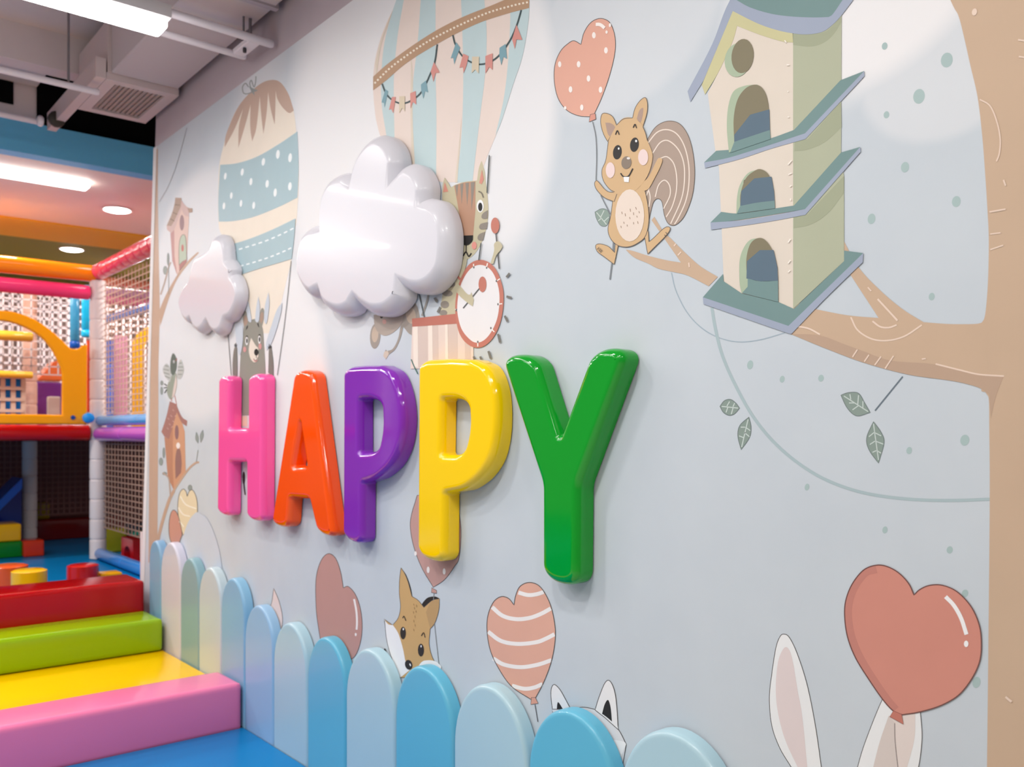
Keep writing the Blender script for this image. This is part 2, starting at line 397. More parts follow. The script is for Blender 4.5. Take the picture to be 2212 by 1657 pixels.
SQ = (207, 175, 135); OLK = (3.5, (105, 95, 88))
fig('squirrel', 'tan squirrel with striped bushy tail sitting on a branch', .7)
fill('tail', (170, 152, 140), '590,800! 650,705 720,668 790,680 840,740 870,830 885,950 880,1060 860,1150 820,1240 770,1287 730,1280 705,1230 690,1150 665,1130 640,1150 625,1200 612,1260! 560,1150!', ol=OLK)
for s_ in ('605,800 660,735 720,718 780,745 825,820 850,930 850,1050 830,1150 790,1240 765,1283', '635,858 680,795 730,785 790,840 822,930 822,1050 800,1150 742,1280', '680,890 720,880 760,920 778,1000 775,1090 750,1180 715,1240', '650,1120 670,1050 705,1020 735,1050 738,1110 700,1190', '590,1130 615,1060 612,1000', '612,1180 620,1120 605,1060'):
    line('tail_stripe', (228, 214, 203), 7, s_)
fill('ear', SQ, '366,790! 340,740 325,680 330,630 355,620 395,640 420,692!', ol=OLK); fill('ear_inner', (172, 148, 136), '352,676! 385,680 410,705 390,755 368,745')
fill('ear', SQ, '514,652! 530,590 560,545 590,527 603,560 600,620 576,700!', ol=OLK); fill('ear_inner', (172, 148, 136), '540,652! 555,605 578,590 572,650 558,678')
fill('leg', SQ, '430,1405! 405,1522! 350,1480 305,1445 295,1410 320,1400 370,1415 408,1452! 412,1390!', ol=OLK); fill('leg', SQ, '585,1350! 605,1460! 640,1425 710,1355 738,1315 730,1298 700,1308 640,1365 612,1388! 608,1320!', ol=OLK)
fill('body', SQ, '400,1110! 385,1230 368,1310 385,1370 430,1410 490,1417 545,1395 590,1355 610,1280 610,1200 595,1110 575,1040!', ol=OLK)
fill('arm', SQ, '405,1148! 345,1122 300,1075 288,1040 300,1022 320,1040 345,1070 375,1090 425,1092!', ol=OLK); fill('arm', SQ, '560,1045! 610,1000 650,920 670,888 692,898 680,940 650,1000 610,1070 575,1085!')
fill('head', SQ, '370,790! 355,900 332,960 340,1020 375,1070 430,1105 500,1100 565,1050 610,980 632,900 630,850 600,775 575,695 520,650 460,650 418,692! 385,755')
line('outline', OLK[1], 3.5, '370,790 355,900 332,960 340,1020 375,1070 408,1090'); line('outline', OLK[1], 3.5, '418,692 460,655 514,648'); line('outline', OLK[1], 3.5, '576,700 592,740 603,785')
ell('belly', (227, 212, 200), 498, 1230, 86, 156); segs('belly_hair', (150, 125, 105), 4, '450,1208,453,1222 470,1218,473,1235 500,1190,503,1208 533,1180,538,1195 553,1205,556,1217 520,1212,522,1228 540,1232,543,1242 497,1240,500,1252 462,1268,465,1280 520,1270,522,1283 545,1265,548,1280 482,1285,484,1296 445,1292,448,1305')
ell('eye', DARK, 424, 853, 26, 43, 8); ell('eye', DARK, 526, 808, 26, 43, 8); ells('eye_glint', WHT, [(432, 831, 5, 7), (536, 786, 6, 8)])
ell('nose', (137, 124, 112), 478, 915, 30, 38, 8); ell('nose_glint', (225, 220, 216), 490, 889, 10, 7)
ell('cheek', (231, 210, 208), 382, 960, 27, 47); ell('cheek', (231, 210, 208), 578, 883, 30, 48)
line('brow', DARK, 6, '412,748 424,724 435,748'); line('brow', DARK, 6, '518,706 529,686 538,708'); line('mouth', DARK, 7, '443,978 460,998 490,995 516,950')
fill('teeth', WHT, '461,1000! 495,1000! 492,1032! 465,1030!'); segs('toe_marks', OLK[1], 4, '303,1432,315,1420 312,1442,326,1428 320,1450,334,1436 705,1345,715,1358 712,1330,725,1345')

# -- striped hot-air balloon with cat
frame('J'); fig('striped_balloon', 'tall pink and teal striped hot-air balloon with bunting', .2)
fill('envelope', (224, 209, 201), '1180,-60! 1160,0 1095,130 1050,250 1020,380 1012,500 1018,620 1035,740 1080,860 1200,960 1330,1060 1430,1090! 1640,1085! 1700,920 1780,720 1850,500 1905,320 1940,120 1945,-60!')
for s_ in ('1175,-50! 1195,0! 1160,200 1140,400 1135,560 1142,920! 1105,900! 1090,800 1065,640 1060,480 1080,250 1140,30', '1300,-50! 1385,-50! 1385,400 1390,700 1388,1070! 1262,1000! 1248,700 1250,500 1278,250', '1535,-50! 1672,-50! 1690,200 1680,450 1650,700 1605,1088! 1512,1089! 1540,800 1550,500 1545,200', '1830,-50! 1945,-50! 1940,120 1905,330 1850,500 1780,720 1742,810! 1790,600 1815,400 1830,150'):
    fill('stripe', (186, 206, 210), s_)
for s_ in ('1238,300! 1250,500 1248,700 1260,990! 1243,970! 1236,700', '1540,700! 1500,1090! 1515,1090!', '1130,60! 1095,140 1052,260 1024,380! 1030,470! 1060,270 1110,120'):
    fill('stripe_shadow', (214, 202, 186), s_)
fill('band', (178, 145, 117), '1012,458! 1100,380 1250,270 1400,175 1550,100 1700,40 1790,2 1880,-40! 1945,-40! 1943,48! 1800,85 1650,135 1500,205 1330,300 1200,385 1090,480 1012,540!')
dashes('stitching', (235, 224, 208), 11, '1016,502 1100,418 1180,355 1300,272 1400,214 1550,140 1700,75 1850,32 1942,12', 46, .5)
for s_ in ('1065,500 1090,560 1130,600 1185,618 1240,600 1300,550 1350,450 1380,370 1395,265', '1488,210 1505,270 1550,340 1620,380 1690,378 1760,335 1830,240 1870,150 1897,60'):
    line('bunting_string', (60, 77, 80), 10, s_)
FB, FP, FE = (122, 160, 172), (207, 142, 134), (210, 196, 172)
flats('flag', FB, '1085,533 1102,545 1080,642 1076,615 1062,612;1297,505 1328,480 1340,552 1322,545 1312,590 1300,545;1508,252 1532,285 1510,340 1497,385 1490,345 1475,348;1767,285 1803,262 1812,352 1790,340 1777,390 1765,330')
flats('flag', FP, '1125,578 1147,580 1132,677 1120,650 1106,657;1233,557 1266,543 1270,625 1250,610 1235,648;1375,370 1409,433 1385,436 1372,490 1356,425;1550,320 1582,335 1570,390 1552,438 1548,400 1527,405;1682,335 1725,318 1725,418 1705,400 1682,440;1868,148 1903,238 1868,236 1858,293 1842,235')
flats('flag', FE, '1168,575 1201,575 1201,665 1185,645 1167,676;1603,338 1645,338 1642,440 1622,415 1600,436')

frame('G'); CAT = (194, 186, 158); CST = (141, 133, 124); RED = (193, 122, 107); STK = (92, 92, 92)
fig('monkey', 'grey-brown monkey hanging upside down below the large cloud', .35)
fill('body', (160, 151, 143), '740,1280! 830,1190 860,1230 900,1290 915,1380 905,1450 860,1482! 800,1420 760,1330')
ell('ear', (158, 149, 141), 850, 1360, 62, 122, -12); ell('ear_inner', (192, 174, 157), 852, 1342, 34, 58, -8); ell('ear', (158, 149, 141), 607, 1485, 36, 87, 4); ell('ear_inner', (192, 174, 157), 606, 1472, 23, 56, 4)
fill('head', (172, 160, 150), '596,1340! 640,1330 760,1270 800,1300 790,1390 745,1450 680,1482 630,1462 603,1410')
fill('arm', (158, 149, 141), '785,1395! 765,1500 730,1570 690,1588! 680,1578! 668,1600! 662,1622! 672,1632! 682,1645! 690,1625! 700,1612 745,1575 780,1500 800,1420!'); fill('hand', (205, 190, 174), '693,1588! 672,1592 662,1622! 680,1645! 700,1610')
ell('eye', DARK, 650, 1350, 10, 14); line('brow', DARK, 5, '702,1348 725,1340 742,1300'); ell('cheek', (205, 160, 150), 670, 1386, 14, 16); line('tail', (150, 146, 142), 14, '975,1190 962,1250 930,1345'); line('leg', (150, 146, 142), 26, '840,1180 815,1250')
fig('cat', 'striped beige cat playing a drum in the balloon basket', .55)
fill('head', CAT, '1068,500! 1072,440 1085,393! 1110,430 1128,462! 1165,440 1230,422 1308,414! 1320,330 1339,278! 1360,350 1368,430 1380,520 1386,640 1370,750 1340,840 1290,920 1230,962 1170,962 1100,900 1070,700')
line('outline', (150, 146, 128), 3, '1085,395 1110,430 1128,462')
fill('nose_bridge', (180, 140, 117), '1150,450! 1220,428 1297,420! 1297,620! 1281,795! 1205,792! 1178,600')
flats('forehead_stripe', CST, '1158,446 1178,441 1170,530;1192,437 1214,433 1202,578;1228,431 1252,428 1240,588;1265,426 1293,424 1270,618')
flats('ear_inner', (207, 142, 127), '1074,495 1085,425 1110,490;1322,432 1341,338 1354,405 1340,440')
ell('eye', WHT, 1330, 590, 24, 43); ell('pupil', (30, 30, 30), 1330, 596, 15, 30); line('brow', (120, 112, 100), 9, '1317,488 1338,500 1352,532')
for s_ in ('1381,618! 1348,640 1338,665 1350,678 1380,676!', '1382,700! 1335,712 1322,735 1335,750 1375,748!', '1363,766! 1322,785 1311,812 1325,826 1350,826!'): fill('cheek_stripe', CST, s_)
ell('cheek', (222, 150, 140), 1288, 862, 17, 27); fill('nose', (38, 36, 36), '1205,794! 1280,791! 1275,830 1245,858 1212,852')
line('mouth', (40, 38, 38), 6, '1232,855 1232,905'); line('mouth', (40, 38, 38), 8, '1194,905 1210,932 1231,905 1250,936 1268,914')
fill('body', CAT, '1240,945! 1150,1000 1090,1100 1070,1200 1050,1345! 1165,1340! 1190,1150 1232,1000')
ells('body_stripe', CST, [(1118, 1125, 40, 26, 8), (1103, 1190, 37, 22, 5), (1086, 1268, 30, 26, 5), (1076, 1325, 27, 20), (1133, 1070, 20, 15)])
line('strap', RED, 16, '1148,1042 1192,1096')
fill('drum_rim', RED, '1325,960 1400,985 1455,1060 1490,1190 1478,1350 1435,1470 1370,1545 1300,1565 1230,1530 1180,1450 1158,1320 1165,1200 1195,1090 1250,995')
fill('drum_skin', (230, 228, 230), '1325,995 1390,1018 1435,1085 1462,1200 1452,1340 1415,1440 1360,1510 1298,1530 1240,1490 1195,1420 1172,1310 1180,1200 1205,1110 1260,1025')
segs('drum_pegs', (246, 240, 236), 7, '1284,988,1285,1018 1380,983,1372,1017 1466,1090,1436,1110 1481,1262,1450,1266 1398,1425,1427,1457 1313,1518,1313,1557 1158,1300,1175,1312')
ells('drum_peg_tip', (100, 98, 98), [(1286, 1012, 5, 8), (1374, 1015, 5, 8), (1441, 1106, 5, 8), (1452, 1266, 5, 8), (1403, 1430, 5, 8), (1313, 1525, 5, 8), (1165, 1306, 5, 9)])
line('stick', STK, 8, '1437,775 1460,1022'); ell('beater', RED, 1432, 724, 29, 55); fill('paw', CAT, '1400,985! 1425,900 1426,850 1455,832 1481,862 1472,890 1440,930 1420,988!')
line('stick', STK, 8, '1325,1155 1212,1293'); ell('beater', RED, 1345, 1129, 27, 54); fill('arm', CAT, '1165,1110! 1200,1150 1240,1195 1262,1200! 1268,1182! 1276,1205! 1286,1235! 1278,1280! 1245,1258 1185,1205 1160,1160')
segs('noise_mark', (118, 116, 112), 15, '1510,1080,1532,1052 1510,1212,1546,1222 1498,1345,1517,1385 1452,1470,1466,1530 1386,1588,1402,1640 1330,1625,1336,1645 1285,1625,1290,1640 1014,1222,1032,1252 1055,1285,1036,1322')
line('rope', (70, 78, 78), 8, '1392,240 1377,500'); line('rope', (70, 78, 78), 7, '1335,845 1319,962')
fig('balloon_basket', 'pink striped basket under the striped balloon', 1.9)
fill('basket', (226, 208, 199), '862,1415! 1283,1388! 1283,1700! 850,1710!')
for s_ in ('902,1415! 968,1411! 970,1700! 905,1700!', '1002,1410! 1040,1408! 1045,1700! 1008,1700!', '1108,1402! 1172,1398! 1175,1700! 1112,1700!', '1222,1395! 1262,1392! 1265,1700! 1226,1700!'): fill('basket_stripe', (212, 193, 184), s_)
for s_ in ('868,1416! 900,1414! 903,1700! 870,1700!', '972,1411! 1000,1409! 1004,1700! 974,1700!', '1088,1404! 1106,1403! 1110,1700! 1090,1700!'): fill('basket_stripe', (237, 224, 213), s_)
fill('basket_rim', (186, 115, 101), '860,1365! 1283,1318! 1283,1392! 862,1421!'); line('rope', (88, 96, 98), 7, '908,1195 945,1356'); frame('H'); line('rope', (60, 110, 100), 8, '1547,125 1570,180 1597,235')

# -- left balloon with bear
frame('J'); fig('tall_balloon', 'cream and blue patterned tall balloon with a bow behind the small cloud', .2)
frame('X'); fill('envelope', (231, 221, 207), '584,173! 563,181 538,202 512,235 494,275 485,307 474,356 471,430 472,480 477,504 494,528 515,590 532,641 540,700 545,720! 590,720! 607,656 619,605 630,559 636,501 641,472 645,400 645,362 639,275 633,235 621,202 603,177')
frame('J'); fill('brown_top', (192, 166, 151), '125,880! 135,800 200,650 270,560 340,500 400,478 455,490 505,560 538,660! 510,675 470,640 440,590 430,540! 428,650 424,745! 400,650 385,550! 375,680 357,800! 345,700 335,575! 315,760 290,845! 278,760 280,625! 250,740 207,885! 210,760 235,650! 180,780')
line('bow', (150, 157, 157), 6, '300,545 262,560 238,555 232,520 250,498 268,520'); line('bow', (150, 157, 157), 6, '285,535 275,500 285,480 300,520 310,490 312,455'); fill('bow_knot', (150, 157, 157), '270,515! 300,530! 325,540! 300,550! 305,572! 285,548!')
fill('blue_band', (165, 190, 198), '98,985! 200,975 320,935 450,860 560,785! 567,1000 560,1180! 450,1235 300,1295 180,1320 90,1324! 87,1190')
ells('dot', (234, 240, 242), [(129, 1052, 8, 21, 8), (230, 1028, 9, 22, 8), (356, 967, 10, 23, 8), (443, 922, 11, 27, 5), (516, 942, 11, 27, 5), (282, 1085, 9, 22, 5), (379, 1098, 10, 23, 5), (515, 1113, 11, 25, 5), (427, 1150, 10, 25, 5), (165, 1168, 8, 20, 5), (121, 1230, 8, 21, 5), (223, 1215, 8, 21, 5), (299, 1227, 9, 22, 5)])
frame('E'); fill('blue_band', (165, 190, 198), '722,535! 850,500 1000,445 1150,380 1318,298! 1310,420 1300,520 1283,660! 1150,700 1000,745 820,803! 780,660')
dashes('stitching', (234, 240, 242), 12, '740,598 850,563 960,530 1070,492 1190,440 1312,380', 10); dashes('stitching', (234, 240, 242), 12, '810,728 900,704 1010,670 1110,635 1220,590 1292,555', 9)
for s_ in ('985,995! 968,1090 958,1210 990,1215 1000,1090', '1075,960! 1045,1080 1038,1210 1062,1230 1085,1060', '1198,1050! 1150,1120 1095,1280 1055,1420 1060,1480! 1110,1400 1160,1250 1190,1130', '895,1030! 880,1090 895,1210 925,1210', '775,1240! 790,1420 822,1520 848,1380 840,1240'):
    fill('leaf_shape', (196, 205, 216), s_)
line('rope', (110, 112, 112), 5, '1278,680 1240,1060 1200,1380 1155,1700'); line('rope', (110, 112, 112), 5, '705,1225 722,1440 742,1700')
frame('R'); BR = (144, 143, 134); BA = (124, 121, 115)
fig('bear', 'grey bear raising both arms under the cream balloon', .7)
fill('body', BR, '430,640! 412,760 392,900 375,1100 362,1300 355,1657 400,2090! 740,2090! 785,1657 777,1300 766,1100 750,850 735,680 690,560! 640,522 590,522 500,548!')
fill('ear', BR, '428,645! 412,540 410,420 432,385 470,410 490,500 492,600 480,640!'); fill('ear_inner', (168, 143, 128), '432,640! 425,540 440,470 470,480 488,560 475,612!'); fill('ear', BR, '675,560! 684,430 720,343 755,370 761,470 738,580 718,650!'); fill('ear_inner', (168, 143, 128), '686,545! 695,450 722,408 745,440 738,530 708,600!')
fill('brow', DARK, '458,706! 470,650 496,620! 488,665'); fill('brow', DARK, '642,602! 662,588 678,662! 660,640')
for x_, y_ in ((474, 870), (680, 848)):
    ell('eye_top', DARK, x_ + 2, y_ - 55, 19, 27); ell('eye', WHT, x_, y_ + 8, 21, 68); ell('pupil', (30, 30, 30), x_ + 2, y_ + 6, 13, 42)
ell('cheek', (207, 152, 150), 440, 1015, 26, 46); ell('cheek', (207, 152, 150), 692, 967, 27, 48)
fill('muzzle', (226, 216, 204), '548,828! 520,920 508,1040 530,1150 570,1210 612,1226 652,1190 664,1120 660,1000 620,950'); ell('nose', (32, 34, 32), 630, 1062, 36, 56); line('mouth', DARK, 10, '630,1110 630,1155'); line('mouth', DARK, 10, '585,1165 610,1196 640,1180 657,1145'); line('lip', (212, 140, 140), 12, '588,1178 612,1212 645,1190')
fill('arm', BA, '245,1435! 243,1250 255,1080 278,980 310,980 318,1150 320,1300 320,1440!'); fill('arm', BA, '822,1395! 828,1200 834,1010 872,1000 895,1150 906,1300 906,1460!')
segs('claws', (35, 34, 34), 10, '278,970,280,925 290,975,298,908 305,970,315,935 832,1005,822,960 846,1000,838,925 858,1000,858,945 870,1000,872,960')
frame('H'); ell('paw', (40, 38, 38), 297, 1010, 9, 48); line('leg', (40, 38, 38), 8, '298,1050 302,1090 308,1135')
fig('bear_basket', None, .5); fill('basket', (222, 204, 182), '255,548! 325,548! 325,625! 255,625!')

# -- far end of the mural: slim tree, two birdhouses, bird, hearts, hill
frame('X'); fig('slim_tree', 'narrow tan tree trunk at the far left end of the mural', .3)
fill('trunk', (191, 162, 141), '335,322! 341,322! 341,420 343,560 345,660 344,720 342,800 342,900 340,1170! 340,1215! 321,1215! 322,1000 325,800 329,600 333,420')
frame('E'); fill('branch', (191, 162, 141), '98,1125! 150,1000 205,895 262,800 340,695 430,610 452,600! 445,615 350,718 265,835 205,962 160,1092 108,1260!'); line('branch', (178, 160, 148), 13, '112,980 150,862 185,730 203,690')
frame('F'); line('branch', (191, 162, 141), 22, '66,1432 100,1290 150,1130 185,1060'); line('branch', (191, 162, 141), 14, '180,1066 222,1000 290,905 340,862 364,858'); line('branch', (178, 160, 148), 10, '160,1120 155,1040 145,970 105,932'); line('twig', (140, 146, 142), 5, '345,856 350,820 357,770')
frame('T'); line('cord', (138, 138, 142), 4, '325,150 280,320 220,520 150,690 80,812'); line('twig', (140, 146, 142), 5, '158,1290 162,1450 163,1640')
frame('T'); fig('pink_birdhouse', 'small pink birdhouse with scalloped brown roof at the far end', .5)
fill('side', (188, 143, 140), '178,1090! 215,1060! 240,1465! 232,1450! 195,1340!'); fill('front', (217, 188, 178), '278,878! 345,945! 332,1200! 325,1330! 240,1465! 215,1300! 213,1060!')
fill('roof_underside', (202, 174, 170), '278,800! 320,852 375,880! 375,905! 345,908! 345,948! 305,930 278,880! 215,1060! 185,1092! 148,1062! 145,1025!'); fill('roof', (168, 143, 127), '222,775! 278,778! 272,855! 215,980 185,1030! 145,1025! 190,920 215,830'); fill('roof', (168, 143, 127), '330,868! 376,870! 376,905! 345,910!')
segs('shingle_line', (110, 92, 82), 6, '217,838,262,842 200,905,240,925 178,965,215,985'); ell('round_window', (152, 122, 127), 281, 1000, 20, 70)
fill('door', (178, 192, 173), '256,1380! 254,1250 264,1150 290,1106 316,1140 325,1330! 290,1345', ol=(5, (140, 120, 112))); fill('doorstep', (170, 118, 115), '256,1380! 290,1345! 325,1325! 322,1350! 258,1430!'); ell('heart', (190, 110, 105), 287, 1225, 11, 32)
for fr_, lst in (('T', ((158, 1325, 9, 55), (132, 1425, 18, 38))), ('F', ((112, 790, 7, 38), (92, 853, 13, 27), (118, 938, 15, 10), (98, 290, 9, 16), (97, 345, 8, 28), (300, 1040, 14, 20)))):
    frame(fr_)
    for e in lst: fig('leaf', None, .3); ell('leaf', (146, 156, 152), *e, ol=(3, (112, 118, 118)), n=14)
frame('F')
for s_ in ('345,640! 360,680 358,722! 340,690', '392,625! 396,670 377,718! 373,665'): fig('leaf', None, .3); fill('leaf', (146, 156, 152), s_, ol=(3, (112, 118, 118)))
fig('brick_birdhouse', 'rust-roofed orange birdhouse under the small bird', .5)
fill('side', (184, 134, 108), '116,675! 150,690! 185,560! 185,1062! 140,965!'); fill('front', (202, 153, 122), '205,490! 245,580! 262,640! 268,920! 185,1062! 176,900! 178,560!')
fill('roof', (163, 118, 110), '155,420! 200,440! 240,530 280,560! 276,600! 240,572 205,500! 150,692! 115,672! 95,640! 130,530'); ell('round_window', (142, 107, 107), 205, 643, 14, 52); fill('doorway', (150, 113, 106), '197,978! 194,850 206,768 230,770 240,860 235,932!'); ell('heart', (236, 226, 222), 215, 738, 14, 22)
segs('roof_marks', (205, 170, 160), 4, '140,540,150,552 160,520,172,532 175,480,185,490 150,580,160,592 175,560,186,570 135,610,146,622 190,530,200,522 165,610,175,600')
fig('bird', 'small green and grey bird with spread wings on the rust roof', .6)
fill('body', (150, 159, 146), '165,240! 140,300 135,360 160,408 190,370 206,300 200,220'); fill('head', (98, 110, 103), '176,78 160,130 160,200 176,236 200,200 206,140 195,95')
for s_ in ('155,285! 120,240 104,190 130,150 155,180 166,245!', '205,245! 214,160 235,122 256,190 236,255 215,262!'): fill('wing', (186, 190, 188), s_); 
segs('wing_feathers', (120, 126, 122), 5, '110,190,150,200 112,215,152,228 120,240,156,255 120,165,148,172 215,175,250,175 214,200,252,200 212,228,242,228 222,150,242,145')
segs('tail', (52, 54, 54), 7, '135,310,115,295 135,322,112,325 134,335,118,362'); ell('eye', WHT, 184, 138, 6, 10); ell('pupil', (30, 30, 30), 184, 139, 3, 6); fill('beak', (170, 110, 105), '194,130! 206,108! 206,128!'); segs('legs', (190, 120, 115), 4, '165,400,168,420 190,380,205,450'); fill('breast', (214, 200, 194), '200,225! 205,300 188,375 170,402! 180,330')
fig('yellow_heart', 'cream yellow heart balloon with white swirls behind the hill', .5)
fill('heart', (223, 210, 180), '280,1102! 295,1065 320,1058 345,1110 353,1180 340,1260 250,1380! 222,1280 212,1180 222,1090 248,1050 270,1065', ol=(4, INK))
for s_ in ('230,1100 270,1160 345,1190', '215,1180 250,1230 300,1245', '222,1280 240,1300 255,1320'): line('swirl', (240, 236, 224), 8, s_)
fig('rose_balloon', 'dusty rose balloon beside the cream yellow heart', .8); fill('balloon', (199, 148, 132), '185,1200 160,1230 148,1320 160,1420 205,1478! 235,1400 242,1360 215,1240', ol=(4, INK))
frame('N'); fig('hill', 'pale blue rounded hill behind the far fence boards', 1.2); fill('hill', (197, 207, 222), '225,720! 235,450 262,280 300,150 345,85 375,80 420,112 460,190 495,300 512,400 522,520! 524,740!'); line('outline', (170, 180, 195), 3, '375,80 420,112 460,190 495,300 512,400 522,520')

# -- figures behind the fence
frame('N'); fig('pig_ear', 'small pink pointed ear behind the fence', .3); fill('ear', (230, 210, 205), '836,548! 868,625 890,720 885,800 850,910! 815,800 806,700 825,630', ol=(3, INK)); line('outline', INK, 4, '1034,926 1050,917 1071,926'); fill('ear', (230, 210, 205), '1034,928! 1050,919 1071,928! 1060,980! 1030,980!')
fig('rose_heart', 'dusty rose heart balloon left of the fox', .3)
fill('heart', (190, 145, 138), '1268,545! 1252,450 1222,365 1180,333 1140,360 1110,430 1097,520 1100,680 1115,800 1135,900 1180,985 1280,1005! 1340,970 1375,880 1385,780 1375,680 1345,590 1300,538', ol=(3.5, INK)); line('highlight', (240, 232, 230), 12, '1335,615 1349,690 1353,760 1350,805'); ell('highlight', (240, 232, 230), 1345, 835, 6, 10)
frame('I'); fig('dotted_balloon', 'dusty pink dotted balloon tucked behind the yellow letter', .3)
fill('balloon', (192, 153, 147), '60,1000! 50,1035 25,1120 18,1200 40,1320 90,1450 160,1568! 230,1520 290,1440 320,1380 330,1200 300,1000!', ol=(3.5, INK)); ells('dot', (238, 232, 230), [(128, 1460, 9, 20), (227, 1470, 9, 19), (50, 1360, 8, 15)]); fill('knot', (192, 150, 142), '150,1570! 180,1588! 180,1606! 148,1600!', ol=(3, INK))
frame('O'); line('string', (130, 132, 136), 4, '380,555 376,640 385,760 398,880 410,990')
FOX = (202, 165, 114); BLK = (46, 44, 44)
fig('fox', 'tan fox face with white cheeks peeking over the fence', .55)
fill('ear_back', BLK, '183,405! 215,450 240,520 252,582! 215,570!'); fill('ear_back', BLK, '303,630! 320,605 345,583 385,577 412,588! 370,605 335,660!')
fill('head', FOX, '183,405! 174,480 173,560 180,640 166,705 133,748! 82,712! 95,800 108,880 140,975 178,1062! 395,1062! 410,1040 425,995! 380,960 352,870 357,770! 385,735 408,660 412,590! 370,600 320,642! 285,600 248,576! 225,490 205,440', ol=(3, INK))
fill('ear_fold', (186, 152, 108), '412,590! 407,660 385,732 357,770! 332,670! 360,612'); fill('cheek', (238, 238, 240), '82,712! 106,742 135,748! 168,800 195,890 212,970 240,1012! 178,1062! 138,975 105,870'); fill('cheek', (238, 238, 240), '250,1062! 300,975 340,958 390,965 425,995! 408,1062!')
line('outline', INK, 3, '85,720 100,850 138,975 178,1062'); ell('nose', BLK, 229, 985, 22, 30, -15); ell('nose_glint', WHT, 238, 985, 4, 9, -20)
ell('eye', DARK, 195, 795, 17, 37); ell('eye', DARK, 302, 897, 18, 38); ells('eye_glint', WHT, [(197, 772, 4, 7), (303, 874, 4, 7)]); line('brow', DARK, 5, '192,706 201,695 212,722'); line('brow', DARK, 5, '304,812 318,793 327,822')
segs('forehead_hair', (160, 128, 88), 3, '258,620,260,630 262,640,264,652 256,665,258,678 265,690,267,704 258,715,260,730 266,742,268,756 258,770,260,782 275,625,276,640 272,660,273,672')
fill('chest', (196, 150, 98), '138,1050! 180,1075! 165,1140! 145,1100!'); ell('paw', BLK, 86, 918, 9, 31)
fig('striped_heart', 'salmon heart balloon with white curved stripes behind the fence', .3)
HS = '858,628! 868,570 895,515 950,493 1010,515 1060,590 1090,680 1105,790 1095,900 1070,1000 1030,1100 985,1185! 960,1192! 850,1120 780,1030 720,910 697,790 702,690 735,610 780,578 825,588'
fill('heart', (220, 170, 152), HS)
for s_ in ('727,640 790,692 870,712 950,705 1020,680 1078,648', '703,787 780,842 880,860 990,850 1050,828 1100,802', '733,947 800,984 900,999 1000,984 1082,957', '884,553 940,568 990,564 1035,550', '846,1110 920,1128 980,1120 1028,1100'): line('stripe', (238, 234, 233), 24, s_)
band('outline', INK, 4, smooth_closed(parse(HS)), True); fill('knot', (212, 158, 142), '962,1180! 985,1180! 1002,1215! 958,1222!', ol=(3, INK)); line('string', (95, 95, 100), 5, '983,1222 992,1275 1000,1325')
fig('raccoon', 'pale grey raccoon with black ear centres behind the fence', .5)
fill('ear', (231, 231, 233), '1088,1260! 1078,1150 1095,1103 1130,1130 1165,1190 1200,1256!', ol=(4, INK)); fill('ear_inner', BLK, '1113,1255! 1121,1208 1152,1252!')
fill('head', (219, 219, 223), '1085,1250! 1200,1252! 1270,1238 1345,1252! 1400,1290 1480,1370 1528,1460! 1500,1620! 1200,1640! 1120,1400', ol=(4, INK)); fill('ear', (231, 231, 233), '1342,1255! 1365,1180 1400,1095 1428,1080 1455,1130 1470,1220 1480,1372! 1400,1300!', ol=(4, INK)); fill('ear_inner', BLK, '1384,1277! 1400,1220 1420,1195 1435,1240 1443,1324! 1415,1300')
fill('brow_patch', (238, 238, 240), '1400,1440! 1460,1434 1515,1445 1528,1460! 1495,1545! 1440,1500'); fill('eye_patch', BLK, '1428,1493! 1482,1543! 1455,1600! 1438,1560'); segs('forehead_hair', (140, 140, 144), 4, '1372,1325,1378,1350 1398,1380,1402,1390 1390,1350,1394,1362')
frame('P'); fig('bunny', 'white bunny ears with pink centres at the bottom right', .3)
fill('ear', (230, 232, 234), '660,1760! 600,1657 530,1540 480,1400 465,1230 480,1080 505,920 530,850 555,833 590,855 640,960 700,1150 750,1400 787,1657 800,1760!', ol=(4, INK)); fill('ear_inner', (220, 207, 207), '690,1760! 640,1657 560,1480 515,1300 505,1150 520,1000 555,920 585,925 610,1000 640,1180 670,1350 700,1657 710,1760!')
fill('ear', (230, 232, 234), '985,1760! 1012,1657 1060,1500 1165,1240 1230,1160! 1400,1300! 1412,1450 1405,1560 1390,1657 1360,1760!', ol=(4, INK)); fill('ear_inner', (222, 210, 205), '1090,1760! 1110,1657 1150,1500 1205,1340! 1370,1320! 1365,1480 1320,1657 1290,1760!'); fill('ear_shade', (211, 200, 195), '1090,1760! 1110,1657 1150,1500 1205,1340! 1242,1380! 1246,1500 1262,1657 1275,1760!')
fig('red_heart', 'large coral red heart balloon above the bunny ears', 1.2)
line('string', (140, 130, 130), 4, '1242,1385 1245,1500 1262,1657 1275,1760')
HR = '1362,590! 1330,520 1270,455 1200,415 1130,405 1050,435 980,520 940,620 932,720 950,850 1000,980 1080,1110 1170,1240 1235,1310 1290,1333! 1400,1315 1530,1275 1640,1210 1720,1110 1770,1000 1780,880 1765,770 1715,660 1630,570 1540,530 1460,530 1400,555'
fill('heart', (205, 140, 126), HR); line('edge_shade', (192, 130, 119), 45, '1130,432 1060,455 995,540 962,630 955,720 975,845 1025,970 1105,1105 1195,1235 1250,1300'); band('outline', (112, 76, 72), 7, smooth_closed(parse(HR)), True)
fill('knot', (192, 122, 108), '1235,1308! 1285,1330! 1297,1392! 1212,1345!', ol=(3, (150, 90, 85))); line('highlight', WHT, 25, '1558,600 1610,655 1655,735 1688,835'); ell('highlight', WHT, 1686, 893, 14, 20)
